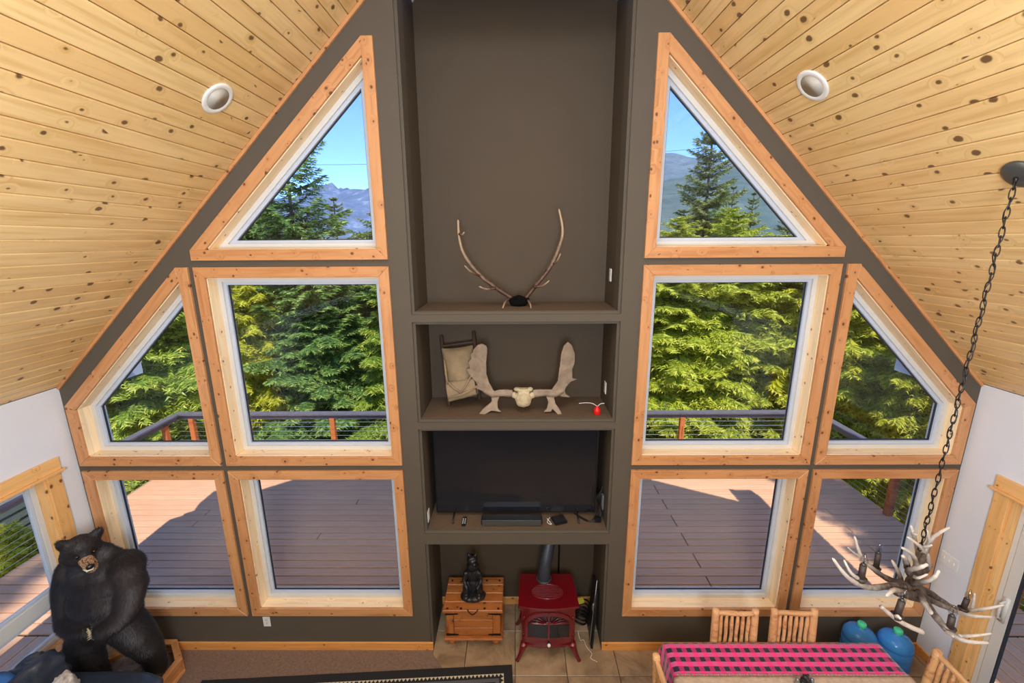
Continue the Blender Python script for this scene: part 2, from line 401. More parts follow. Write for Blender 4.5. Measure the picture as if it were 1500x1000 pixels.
def structure(name, loc=(0, 0, 0)):
    o = bpy.data.objects.new(name, None); COL.objects.link(o); o.location = loc; o.empty_display_size = .1
    o['kind'] = 'structure'; return o
def dup(root, loc, rz=0, label=None):
    r = root.copy(); COL.objects.link(r); r.location = loc; r.rotation_euler = (0, 0, rz)
    if label: r['label'] = label
    for ch in root.children:
        c = ch.copy(); COL.objects.link(c); c.parent = r
        for g in ch.children:
            d = g.copy(); COL.objects.link(d); d.parent = c
    return r
def board(name, P, nrm, th, mat, parent=None, bevel=.0025):
    """quad (or n-gon) board face P (front face), extruded away from nrm; local x axis runs along P0-P1"""
    P = [Vector(p) for p in P]; nrm = Vector(nrm).normalized()
    x = (P[1]-P[0]).normalized(); z = nrm; y = z.cross(x).normalized()
    R = Matrix((x, y, z)).transposed(); o0 = P[0]
    loc = [(R.transposed() @ (p-o0)) for p in P]
    n = len(P); V = [tuple(p) for p in loc]+[(p.x, p.y, p.z-th) for p in loc]
    F = [tuple(range(n)), tuple(range(2*n-1, n-1, -1))]+[(i, i+n, (i+1) % n+n, (i+1) % n) for i in range(n)]
    mb = MB(); mb.add(V, F); me = mb.mesh(name, mat)
    if bevel:
        bm = bmesh.new(); bm.from_mesh(me)
        bm.faces.ensure_lookup_table()
        E = [e for e in bm.edges if all(abs(v.co.z) < 1e-5 for v in e.verts)]
        bmesh.ops.bevel(bm, geom=E, offset=bevel, segments=1, affect='EDGES', clamp_overlap=True)
        bm.to_mesh(me); bm.free()
    ob = bpy.data.objects.new(name, me); COL.objects.link(ob)
    mw = Matrix.Translation(o0) @ R.to_4x4()
    if parent is not None: ob.parent = parent; ob.matrix_parent_inverse = Matrix.Translation(-Vector(parent.location))
    ob.matrix_basis = mw
    return ob
def inset(poly, d):
    n = len(poly); out = []
    A = sum(poly[i][0]*poly[(i+1) % n][1]-poly[(i+1) % n][0]*poly[i][1] for i in range(n)); s = 1 if A > 0 else -1
    dd = d if isinstance(d, (list, tuple)) else [d]*n
    def ln(i):
        a, b = Vector(poly[i]), Vector(poly[(i+1) % n]); t = (b-a).normalized(); nn = Vector((-t.y, t.x))*s
        return a+nn*dd[i], t
    for i in range(n):
        p, t = ln((i-1) % n); q, u = ln(i); den = t.x*u.y-t.y*u.x
        k = ((q.x-p.x)*u.y-(q.y-p.y)*u.x)/den; out.append(tuple(p+t*k))
    return out
def inset_keep(poly, d):
    """inset that drops edges which would turn over; returns (inner point per original vertex, kept edge list)"""
    n = len(poly); keep = list(range(n))
    A = sum(poly[i][0]*poly[(i+1) % n][1]-poly[(i+1) % n][0]*poly[i][1] for i in range(n)); s = 1 if A > 0 else -1
    def ln(i):
        a, b = Vector(poly[i]), Vector(poly[(i+1) % n]); t = (b-a).normalized(); return a+Vector((-t.y, t.x))*s*d, t
    while True:
        m = len(keep); pts = []
        for k in range(m):
            p, t = ln(keep[k-1]); q, u = ln(keep[k]); den = t.x*u.y-t.y*u.x
            pts.append(p+t*(((q.x-p.x)*u.y-(q.y-p.y)*u.x)/den))
        bad = [k for k in range(m) if (pts[(k+1) % m]-pts[k]).dot(ln(keep[k])[1]) <= 1e-4]
        if not bad: break
        keep.pop(bad[0])
    start = {e: tuple(pts[k]) for k, e in enumerate(keep)}        # inner start point of each kept edge
    per = []
    for i in range(n):
        j = i
        while j not in start: j = (j+1) % n
        per.append(start[j])
    return per, keep
def inset_poly(poly, d):
    per, keep = inset_keep(poly, d); return [per[k] for k in keep]
def catmull(P, R, m=6):
    P = [Vector(p) for p in P]; out = []; rr = []
    for i in range(len(P)-1):
        p0 = P[max(i-1, 0)]; p1 = P[i]; p2 = P[i+1]; p3 = P[min(i+2, len(P)-1)]
        for k in range(m):
            t = k/m; out.append(.5*((2*p1)+(-p0+p2)*t+(2*p0-5*p1+4*p2-p3)*t*t+(-p0+3*p1-3*p2+p3)*t**3)); rr.append(R[i]*(1-t)+R[i+1]*t)
    out.append(P[-1]); rr.append(R[-1]); return out, rr
def remesh(name, mb, mat, voxel, smooth_it, parent=None, disp=None):
    me = mb.mesh(name, mat); o = link(name, me)
    r = o.modifiers.new('r', 'REMESH'); r.mode = 'VOXEL'; r.voxel_size = voxel
    if smooth_it:
        s = o.modifiers.new('s', 'SMOOTH'); s.iterations = smooth_it; s.factor = .5
    dg = bpy.context.evaluated_depsgraph_get(); me2 = bpy.data.meshes.new_from_object(o.evaluated_get(dg))
    me2.name = name; bpy.data.objects.remove(o)
    if disp:
        n = len(me2.vertices); co = np.empty(n*3, 'f'); me2.vertices.foreach_get('co', co)
        nn = np.empty(n*3, 'f'); me2.vertices.foreach_get('normal', nn); co = co.reshape(-1, 3); nn = nn.reshape(-1, 3)
        for i in range(n):
            co[i] += nn[i]*disp(Vector(co[i]))
        me2.vertices.foreach_set('co', co.ravel())
    me2.shade_smooth()
    if not me2.materials: me2.materials.append(mat)
    return link(name, me2, parent)
def wallmesh(outer, holes, th, tf):
    """flat wall with holes: 2D filled curve, extruded"""
    cu = bpy.data.curves.new('w', 'CURVE'); cu.dimensions = '2D'; cu.fill_mode = 'BOTH'; cu.extrude = th/2
    for poly in [outer]+holes:
        sp = cu.splines.new('POLY'); sp.points.add(len(poly)-1); sp.use_cyclic_u = True
        for p, q in zip(sp.points, poly): p.co = (q[0], q[1], 0, 1)
    o = bpy.data.objects.new('w', cu); COL.objects.link(o)
    dg = bpy.context.evaluated_depsgraph_get(); me = bpy.data.meshes.new_from_object(o.evaluated_get(dg))
    bpy.data.objects.remove(o); me.transform(tf); return me
# measured curves (metres)
CH={"arms": [[[2.464, -1.32, 1.977], [2.245, -1.42, 2.088], [2.002, -1.52, 2.17], [1.805, -1.6, 2.306], [1.679, -1.62, 2.45]], [[2.503, -1.28, 1.961], [2.438, -1.2, 1.932], [2.406, -1.1, 1.933], [2.358, -1.05, 1.989], [2.312, -1.02, 2.125]], [[2.466, -1.36, 1.965], [2.214, -1.5, 2.119], [2.116, -1.55, 2.179], [2.03, -1.6, 2.188]], [[1.956, -1.66, 2.178], [2.042, -1.66, 2.104], [2.146, -1.64, 2.032], [2.285, -1.6, 1.944]], [[2.49, -1.34, 1.967], [2.447, -1.5, 1.952], [2.441, -1.6, 1.938], [2.488, -1.64, 1.929], [2.644, -1.62, 1.894]], [[2.548, -1.28, 1.947], [2.721, -1.2, 1.828], [2.955, -1.14, 1.662], [3.128, -1.1, 1.591], [3.256, -1.1, 1.607], [3.339, -1.12, 1.658]], [[2.51, -1.32, 1.956], [2.673, -1.24, 1.821], [2.835, -1.22, 1.734], [3.012, -1.2, 1.653], [3.18, -1.2, 1.638]], [[2.447, -1.38, 1.998], [2.417, -1.45, 1.997], [2.43, -1.48, 1.966], [2.449, -1.5, 1.946]], [[2.485, -1.3, 1.994], [2.525, -1.28, 2.117], [2.582, -1.25, 2.259], [2.639, -1.24, 2.313], [2.718, -1.22, 2.339]], [[2.497, -1.3, 1.994], [2.453, -1.33, 2.133], [2.378, -1.36, 2.253], [2.258, -1.4, 2.338]], [[2.521, -1.28, 1.99], [2.547, -1.26, 2.1], [2.492, -1.3, 2.244], [2.339, -1.34, 2.363]], [[2.539, -1.25, 2.006], [2.591, -1.2, 2.092], [2.546, -1.2, 2.22], [2.492, -1.2, 2.339]], [[2.518, -1.2, 1.902], [2.533, -1.16, 1.941], [2.501, -1.12, 2.018]], [[2.42, -1.36, 2.049], [2.42, -1.42, 2.117], [2.448, -1.44, 2.162], [2.47, -1.44, 2.215]], [[2.388, -1.36, 2.118], [2.334, -1.4, 2.18], [2.333, -1.46, 2.252], [2.372, -1.46, 2.274]], [[2.368, -1.36, 2.159], [2.317, -1.38, 2.243], [2.275, -1.4, 2.279]], [[2.581, -1.24, 2.026], [2.668, -1.2, 2.02], [2.649, -1.2, 2.106], [2.619, -1.2, 2.164]]], "tines": [[[1.889, -1.56, 2.27], [1.827, -1.58, 2.325], [1.795, -1.56, 2.388]], [[2.364, -1.06, 1.983], [2.307, -1.06, 2.013], [2.228, -1.08, 2.082]], [[2.464, -1.62, 1.94], [2.573, -1.6, 1.922], [2.698, -1.58, 1.916]], [[3.149, -1.1, 1.615], [3.149, -1.1, 1.67], [3.141, -1.1, 1.733]], [[2.583, -1.25, 2.257], [2.562, -1.25, 2.301], [2.547, -1.25, 2.341]], [[2.489, -1.3, 2.258], [2.479, -1.34, 2.297], [2.48, -1.36, 2.322]], [[2.408, -1.36, 2.104], [2.38, -1.42, 2.144], [2.409, -1.44, 2.189]], [[2.047, -1.66, 2.104], [2.034, -1.68, 2.137], [2.037, -1.7, 2.135]], [[2.517, -1.2, 2.276], [2.508, -1.22, 2.289], [2.512, -1.24, 2.296]], [[2.443, -1.6, 1.931], [2.418, -1.6, 1.944], [2.389, -1.66, 1.977]]], "candles": [[[1.911, -1.56, 2.268], [1.906, -1.56, 2.351]], [[2.429, -1.1, 1.936], [2.419, -1.1, 2.05]], [[2.052, -1.66, 2.122], [2.068, -1.66, 2.213]], [[2.452, -1.58, 1.953], [2.442, -1.58, 2.032]], [[3.042, -1.14, 1.647], [3.06, -1.14, 1.722]]]}
ELK={"beams": [[[0.091, 0.32, 3.599], [0.175, 0.32, 3.704], [0.32, 0.32, 3.891], [0.4, 0.32, 4.094], [0.414, 0.32, 4.214], [0.378, 0.32, 4.381]], [[-0.037, 0.32, 3.599], [-0.184, 0.32, 3.696], [-0.33, 0.32, 3.812], [-0.461, 0.32, 3.988], [-0.502, 0.32, 4.14], [-0.507, 0.32, 4.295]]], "tines": [[[0.163, 0.28, 3.704], [0.234, 0.24, 3.716], [0.296, 0.2, 3.767]], [[0.331, 0.32, 3.901], [0.367, 0.27, 3.934], [0.393, 0.24, 3.999]], [[0.102, 0.32, 3.588], [0.127, 0.24, 3.556], [0.133, 0.18, 3.517]], [[-0.183, 0.28, 3.694], [-0.264, 0.24, 3.69], [-0.326, 0.2, 3.719]], [[-0.319, 0.32, 3.801], [-0.397, 0.26, 3.841], [-0.452, 0.22, 3.901]], [[-0.054, 0.32, 3.6], [-0.099, 0.24, 3.568], [-0.123, 0.18, 3.504]], [[-0.499, 0.32, 4.17], [-0.47, 0.27, 4.163], [-0.447, 0.25, 4.186]]]}
ML=[[-0.034, 0.2, 2.754], [-0.117, 0.2, 2.758], [-0.163, 0.2, 2.755], [-0.209, 0.2, 2.737], [-0.253, 0.2, 2.821], [-0.277, 0.2, 2.905], [-0.278, 0.2, 3.0], [-0.264, 0.2, 3.14], [-0.275, 0.2, 3.174], [-0.308, 0.2, 3.192], [-0.353, 0.2, 3.18], [-0.399, 0.2, 3.129], [-0.4, 0.2, 3.105], [-0.429, 0.2, 3.088], [-0.419, 0.2, 3.041], [-0.453, 0.2, 3.012], [-0.433, 0.2, 2.941], [-0.473, 0.2, 2.941], [-0.446, 0.2, 2.888], [-0.379, 0.2, 2.816], [-0.363, 0.2, 2.785], [-0.426, 0.2, 2.774], [-0.346, 0.2, 2.743], [-0.267, 0.2, 2.712], [-0.233, 0.2, 2.682], [-0.233, 0.2, 2.639], [-0.316, 0.2, 2.578], [-0.363, 0.2, 2.529], [-0.405, 0.2, 2.479], [-0.382, 0.2, 2.485], [-0.317, 0.2, 2.528], [-0.234, 0.2, 2.571], [-0.136, 0.2, 2.565], [-0.17, 0.2, 2.59], [-0.176, 0.2, 2.639], [-0.158, 0.2, 2.688], [-0.117, 0.2, 2.706], [-0.034, 0.2, 2.712]]
MR=[[0.153, 0.2, 2.753], [0.204, 0.2, 2.759], [0.331, 0.2, 2.753], [0.386, 0.2, 2.831], [0.406, 0.2, 2.997], [0.41, 0.2, 3.079], [0.436, 0.2, 3.171], [0.474, 0.2, 3.206], [0.514, 0.2, 3.171], [0.545, 0.2, 3.09], [0.547, 0.2, 3.008], [0.526, 0.2, 2.937], [0.528, 0.2, 2.848], [0.58, 0.2, 2.836], [0.512, 0.2, 2.818], [0.479, 0.2, 2.782], [0.457, 0.2, 2.746], [0.463, 0.2, 2.704], [0.516, 0.2, 2.661], [0.435, 0.2, 2.673], [0.389, 0.2, 2.692], [0.355, 0.2, 2.674], [0.367, 0.2, 2.625], [0.414, 0.2, 2.563], [0.445, 0.2, 2.464], [0.422, 0.2, 2.458], [0.398, 0.2, 2.526], [0.333, 0.2, 2.588], [0.322, 0.2, 2.563], [0.247, 0.2, 2.564], [0.281, 0.2, 2.588], [0.298, 0.2, 2.637], [0.28, 0.2, 2.686], [0.228, 0.2, 2.717], [0.159, 0.2, 2.717]]
# ================================================================ the room shell
RX = 4.074; RIDGE = 6.94; WT = .20; YB = -8.6
A1, A2, A3, A4 = 1.052, 2.677, 2.724, 4.041
def mir(poly): return [(-x, z) for x, z in reversed(poly)]
WIN = [
 [(A1, 3.964), (A2, 3.964), (A2, 4.047), (1.138, 5.586), (A1, 5.586)],
 [(A1, 2.102), (A2, 2.102), (A2, 3.910), (A1, 3.910)],
 [(A3, 2.102), (A4, 2.102), (A4, 2.690), (2.821, 3.910), (A3, 3.910)],
 [(A1, .432), (A2, .432), (A2, 2.048), (A1, 2.048)],
 [(A3, .432), (A4, .432), (A4, 2.048), (A3, 2.048)]]
WINS = [w for w in WIN]+[mir(w) for w in WIN]
CW = .088
def opening(poly):       # rough opening inside the casing
    return inset_poly(poly, CW-.012)
NW = .866
NICH = [(3.523, 5.95), (2.541, 3.413), (1.392, 2.427), (0.0, 1.229)]
# the gable wall
hol = [opening(w) for w in WINS]+[[(-NW, a), (NW, a), (NW, b), (-NW, b)] for a, b in NICH[:3]]
outer = [(-RX, 0), (-NW, 0), (-NW, 1.229), (NW, 1.229), (NW, 0), (RX, 0), (RX, RIDGE-RX), (0, RIDGE), (-RX, RIDGE-RX)]
me = wallmesh(outer, hol, WT, Matrix(((1, 0, 0, 0), (0, 0, 1, WT/2), (0, 1, 0, 0), (0, 0, 0, 1))))
me.materials.clear(); me.materials.append(M['wall'])
bm = bmesh.new(); bm.from_mesh(me); bmesh.ops.remove_doubles(bm, verts=bm.verts, dist=1e-4)
def nich_edge(e):
    a, b = e.verts[0].co, e.verts[1].co
    if abs(a.y) > 1e-3 or abs(b.y) > 1e-3: return False
    if len(e.link_faces) != 2 or e.calc_face_angle(0) < 1: return False
    return max(abs(a.x), abs(b.x)) < NW+.01
bmesh.ops.bevel(bm, geom=[e for e in bm.edges if nich_edge(e)], offset=.024, segments=5, affect='EDGES')
bmesh.ops.recalc_face_normals(bm, faces=bm.faces); bm.to_mesh(me); bm.free()
me.shade_smooth(); me.set_sharp_from_angle(angle=math.radians(38))
wb = link('wall_back', me); wb['kind'] = 'structure'
# alcove behind the wall (its inner faces show in the niches)
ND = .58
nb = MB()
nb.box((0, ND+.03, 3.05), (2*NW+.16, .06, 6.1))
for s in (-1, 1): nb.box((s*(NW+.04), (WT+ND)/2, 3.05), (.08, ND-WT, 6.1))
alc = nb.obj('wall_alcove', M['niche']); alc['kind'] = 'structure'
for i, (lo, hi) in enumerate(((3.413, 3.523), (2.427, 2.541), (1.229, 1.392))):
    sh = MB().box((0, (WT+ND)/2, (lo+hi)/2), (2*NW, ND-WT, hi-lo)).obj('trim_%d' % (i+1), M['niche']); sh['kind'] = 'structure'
    p = MB().box((0, ND/2+.02, hi+.001), (2*NW-.01, ND-.05, .004)).obj('shelf_surface', M['shelf'], sh)
# side walls with openings
DL = [(-.36, -2.45, .62, 2.16)]     # left: glazed slider unit (y0,y1,z0,z1)
def side(s, name, y0, y1, z0, z1):
    oy = [(YB, -0.1), (y1, -0.1)]
    poly = [(YB, 0), (0.0, 0), (0.0, RIDGE-RX), (YB, RIDGE-RX)]
    if z0 > .05: hl = [[(y1, z0), (y0, z0), (y0, z1), (y1, z1)]]
    else:
        poly = [(YB, 0), (y1, 0), (y1, z1), (y0, z1), (y0, 0), (0, 0), (0, RIDGE-RX), (YB, RIDGE-RX)]; hl = []
    me = wallmesh(poly, hl, .15, Matrix(((0, 0, 1, s*(RX+.075)), (1, 0, 0, 0), (0, 1, 0, 0), (0, 0, 0, 1))))
    me.materials.clear(); me.materials.append(M['sidewall']); o = link(name, me); o['kind'] = 'structure'
LY0, LY1, LZ0, LZ1 = -.29, -2.75, .60, 2.14
RY0, RY1, RZ1 = -.43, -2.5, 2.03
side(-1, 'wall_left', LY0, LY1, LZ0, LZ1)
side(1, 'wall_right', RY0, RY1, 0, RZ1)
o = MB().prism([(-RX, 0), (RX, 0), (RX, RIDGE-RX), (0, RIDGE), (-RX, RIDGE-RX)], YB-.15, YB, lambda x, y, z: (x, z, y)).obj('wall_front', M['sidewall']); o['kind'] = 'structure'
# loft the photographer stands on
o = MB().box((0, (YB-4.1)/2, 2.62), (2*RX, abs(YB)-4.1, .22)).obj('floor_loft', M['carpet']); o['kind'] = 'structure'
# floor slab, carpet, tiles
o = MB().box((0, (YB+.6)/2, -.12), (2*RX+.3, .6-YB, .2)).obj('floor', M['grout']); o['kind'] = 'structure'; FLOOR = o
TX0 = -.868
cp = MB().prism([(-RX, 0), (TX0, 0), (TX0, -.05), (-.64, -.35), (-.64, YB), (-RX, YB)], -.02, .004, lambda x, y, z: (x, y, z)).obj('carpet', M['carpet'], FLOOR)
TS = .505
for i in range(-2, 10):
    for j in range(-7, 2):
        x0 = -.526+TS*i; x1 = x0+TS; y0 = -.28+.49*j; y1 = y0+.49
        x0 = max(x0, TX0 if y1 > -.2 else -.63); x1 = min(x1, RX)
        if j == 1: y1 = .575; x0 = max(x0, -NW); x1 = min(x1, NW)
        if j == 0 and not (x1 <= NW and x0 >= -NW):
            a_, b_ = max(x0, -NW), min(x1, NW)
            if b_-a_ > .04 and x0 != TX0:
                board('floor_tile', [(a_+.003, y0+.003, 0), (x1-.003, y0+.003, 0), (x1-.003, -.003, 0), (b_, -.003, 0), (b_, y1-.003, 0), (a_+.003, y1-.003, 0)] if x1 > NW and x0 < NW else [(a_+.003, y0+.003, 0), (b_-.003, y0+.003, 0), (b_-.003, y1-.003, 0), (a_+.003, y1-.003, 0)], (0, 0, 1), .018, M['tile'], FLOOR, .003); continue
            y1 = min(y1, -.0) if x0 != TX0 else y1
        if x1-x0 < .04: continue
        g = .003
        if x0 == TX0 and j <= 0:
            P = [(x0+g, -.05), (x1-g, y0+g), (x1-g, y1-g), (x0+g, y1-g)] if j == 0 else None
            if P is None: continue
            if y1 < 0: continue
            P = [(x0+g, -.05, 0), (-.69, -.275, 0), (x1-g, y0+g, 0), (x1-g, y1-g, 0), (x0+g, y1-g, 0)]
        else: P = [(x0+g, y0+g, 0), (x1-g, y0+g, 0), (x1-g, y1-g, 0), (x0+g, y1-g, 0)]
        board('floor_tile', P, (0, 0, 1), .018, M['tile'], FLOOR, .003)
# baseboards
BB = .094
def bboard(name, a, b, n):
    a = Vector(a); b = Vector(b); n = Vector(n)
    o = board(name, [a, b, b+Vector((0, 0, BB)), a+Vector((0, 0, BB))], n, .016, M['basew'], None, .003); o['kind'] = 'structure'
bboard('baseboard_back', (-RX, -.016, 0), (-NW, -.016, 0), (0, -1, 0))
bboard('baseboard_back_right', (NW, -.016, 0), (RX, -.016, 0), (0, -1, 0))
bboard('baseboard_alcove', (-NW, ND-.016, 0), (NW, ND-.016, 0), (0, -1, 0))
bboard('baseboard_left', (-RX+.016, YB, 0), (-RX+.016, -.02, 0), (1, 0, 0))
bboard('baseboard_right', (RX-.016, -.02, 0), (RX-.016, RY0+.1, 0), (-1, 0, 0))
# ---------------------------------------------------------------- ceiling planks
EAVE = 4.72; OV = .62
for s, nm in ((-1, 'left'), (1, 'right')):
    base = structure('ceiling_'+nm)
    # roof deck above the planks
    q = math.sqrt(.5); up = Vector((s*q, 0, q))
    R0 = MB(); a = Vector((0, 0, RIDGE))+up*.024; e = Vector((s*EAVE, 0, RIDGE-EAVE))+up*.024
    V = []
    for y in (YB-.5, OV):
        for p, h in ((a, 0), (e, 0), (e, .2), (a, .2)): V.append(p+Vector((0, y, 0))+up*h+(Vector((0, 0, .001))))
    R0.add(V, [(0, 1, 2, 3), (4, 7, 6, 5), (0, 4, 5, 1), (1, 5, 6, 2), (2, 6, 7, 3), (3, 7, 4, 0)])
    R0.obj('roof_deck', M['roof'], base)
    PW = .1075; npl = int(RX*math.sqrt(2)/PW)+1
    dwn = Vector((s*q, 0, -q))          # down the slope
    nrm = Vector((-s*q, 0, -q))         # into the room
    for k in range(npl):
        u0 = k*PW; u1 = min((k+1)*PW, RX*math.sqrt(2)-.004)
        cuts = [-.004]
        y = -random.uniform(2.2, 5.6)
        while y > YB+.8: cuts.append(y); y -= random.uniform(2.6, 4.4)
        cuts.append(YB+.01)
        for ya, yb in zip(cuts, cuts[1:]):
            a = Vector((0, 0, RIDGE))
            g = .0018
            p = [a+dwn*(u0+g)+Vector((0, yb+g, 0)), a+dwn*(u0+g)+Vector((0, ya-g, 0)), a+dwn*(u1-g)+Vector((0, ya-g, 0)), a+dwn*(u1-g)+Vector((0, yb+g, 0))]
            if s < 0: p = [p[1], p[0], p[3], p[2]]
            board('ceiling_plank', p, nrm, .02, M['ceil'], base, .005)
    # thin cover strip where the ceiling meets the gable
    cs = [Vector((s*.0, -.022, RIDGE)), Vector((s*RX, -.022, RIDGE-RX))]
    cs = [c-Vector((0, 0, .002)) for c in cs]
    dn = Vector((-s*q, 0, -q))*.024
    P = [cs[0], cs[1], cs[1]+dn, cs[0]+dn]
    o = board('trim_%d' % (4 if s < 0 else 5), P if s < 0 else [P[1], P[0], P[3], P[2]], (0, -1, 0), .02, M['casing'], None, .002); o['kind'] = 'structure'
    # rake fascia and eave fascia outside
    f = MB(); e0 = Vector((0, OV+.012, RIDGE)); e1 = Vector((s*EAVE, OV+.012, RIDGE-EAVE)); V = []
    for y in (0, .024):
        V += [e0+Vector((0, y, .34)), e1+Vector((0, y, .34)), e1+Vector((0, y, -.07)), e0+Vector((0, y, -.07))]
    f.add(V, [(0, 1, 2, 3), (4, 7, 6, 5), (0, 4, 5, 1), (1, 5, 6, 2), (2, 6, 7, 3), (3, 7, 4, 0)])
    f.box((s*(EAVE+.012), (YB-.5+OV)/2, RIDGE-EAVE+.09), (.024, OV-YB+.5, .3))
    f.obj('roof_fascia', M['fascia'], base)
    # boxed eave return that reaches past the rake
    MB().box((s*4.46, .835, 2.83), (.28, .37, .30)).obj('eave_return', M['capgrey'], base)
    MB().box((s*4.28, .845, 2.83), (.08, .40, .31)).obj('eave_corner_board', M['fascia'], base)
    # soffit boards of the overhang
    for k in range(44):
        u0 = k*.15; u1 = u0+.15
        if u0 > EAVE*1.414-.02: break
        u1 = min(u1, EAVE*1.414-.01); a = Vector((0, 0, RIDGE))
        p = [a+dwn*(u0+.001)+Vector((0, WT+.01, 0)), a+dwn*(u0+.001)+Vector((0, OV, 0)), a+dwn*(u1-.001)+Vector((0, OV, 0)), a+dwn*(u1-.001)+Vector((0, WT+.01, 0))]
        if s < 0: p = [p[1], p[0], p[3], p[2]]
        board('soffit_board', p, nrm, .02, M['fascia'], base, .003)
o = MB().prism([(-.5, RIDGE-.47), (-.5, RIDGE-.2), (0, RIDGE+.36), (.5, RIDGE-.2), (.5, RIDGE-.47), (0, RIDGE+.045)], YB-.5, OV, lambda x, z, y: (x, y, z)).obj('roof_ridge', M['roof']); o['kind'] = 'structure'
# recessed downlights in the ceiling
def can_light(x, y, label):
    s = 1 if x > 0 else -1; q = math.sqrt(.5); z = RIDGE-abs(x)
    n = Vector((-s*q, 0, -q)); t = thing('recessed_light', label, 'light', (x, y, z), 'recessed ceiling lights')
    MB().lathe([(.078, -.001), (.112, 0), (.114, .006), (.108, .011), (.086, .012), (.078, .008)], Vector((x, y, z)), 32, n).obj('trim_ring', M['white'], t, True)
    mb = MB(); mb.lathe([(.080, .009), (.076, .003), (.0, .0012)], Vector((x, y, z)), 32, n); mb.obj('baffle', M['capgrey2'], t, True)
M['capgrey2'] = plain('light_baffle_grey', (186, 178, 164), .5)
can_light(-1.925, -.557, 'round white recessed ceiling light in the left wooden slope')
can_light(1.885, -.571, 'round white recessed ceiling light in the right wooden slope')
# ---------------------------------------------------------------- windows in the gable
def window(name, poly, parentless=True):
    cx = sum(p[0] for p in poly)/len(poly); cz = min(p[1] for p in poly)
    W = structure(name, (cx, 0, cz)); n = len(poly)
    def to(P, y): return [Vector((p[0], y, p[1])) for p in P]
    inn, keep = inset_keep(poly, CW)
    def axis(i): e = Vector(poly[(i+1) % n])-Vector(poly[i]); return min(abs(e.x), abs(e.y)) < 1e-6
    for i in keep:
        j = (i+1) % n; O = [i, j]
        if j not in keep and axis(i): O.append((j+1) % n)
        elif (i-1) % n not in keep and axis(i): O.insert(0, (i-1) % n)
        st = i; en = O[-1] if O[-1] != j else j
        nxt = j
        while nxt not in keep: nxt = (nxt+1) % n
        P = to([poly[q] for q in O]+[inn[nxt], inn[i]], -.024)
        if O[0] != i:      # grain along the long edge
            P = P[1:]+P[:1]
        board('casing', P, (0, -1, 0), .0235, M['casing'], W, .003)
    jin = inset_poly(poly, CW+.006); m_ = len(jin); c = Vector((sum(p[0] for p in jin)/m_, sum(p[1] for p in jin)/m_))
    for i in range(m_):
        a, b = jin[i], jin[(i+1) % m_]
        P = [Vector((a[0], .001, a[1])), Vector((b[0], .001, b[1])), Vector((b[0], .115, b[1])), Vector((a[0], .115, a[1]))]
        mid = (Vector(a)+Vector(b))/2
        t = (Vector(b)-Vector(a)).normalized(); nn = Vector((-t.y, t.x))
        if nn.dot(c-mid) < 0: nn = -nn
        board('jamb', P, (nn.x, 0, nn.y), .014, M['jamb'], W, .001)
    # the light bead line round the casing's inner edge
    def ring(name, o, i_, y0, y1, mat, bev=0):
        V = to(o, y0)+to(i_, y0)+to(i_, y1)+to(o, y1); F = []; n = len(o)
        for k in range(n):
            j = (k+1) % n
            F += [(k, j, n+j, n+k), (n+k, n+j, 2*n+j, 2*n+k), (2*n+k, 2*n+j, 3*n+j, 3*n+k), (3*n+k, 3*n+j, j, k)]
        mb = MB(); mb.add(V, F); return mb.obj(name, mat, W)
    O = inset_poly(poly, CW)
    f0 = inset(O, .007); f1 = inset(O, .045); f2 = inset(O, .072); f3 = inset(O, .080)
    ring('outer_frame', f0, f1, .112, .19, M['vinyl'])
    sash = ring('sash', f1, f2, .132, .18, M['vinyl2'])
    gk = ring('gasket', f2, f3, .150, .165, M['darkseal']); gk.parent = sash; gk.matrix_parent_inverse = Matrix()
    g0 = inset(O, .074); mb = MB(); mb.prism(g0, .156, .160, lambda x, y, z: (x, z, y)); mb.obj('pane', M['glass'], sash)
    # outside face trim
    ring('outside_trim', inset(O, -.028), f1, .201, .215, M['fascia'])
k = 1
for wv in WINS:
    window('window_%d' % k, wv); k += 1
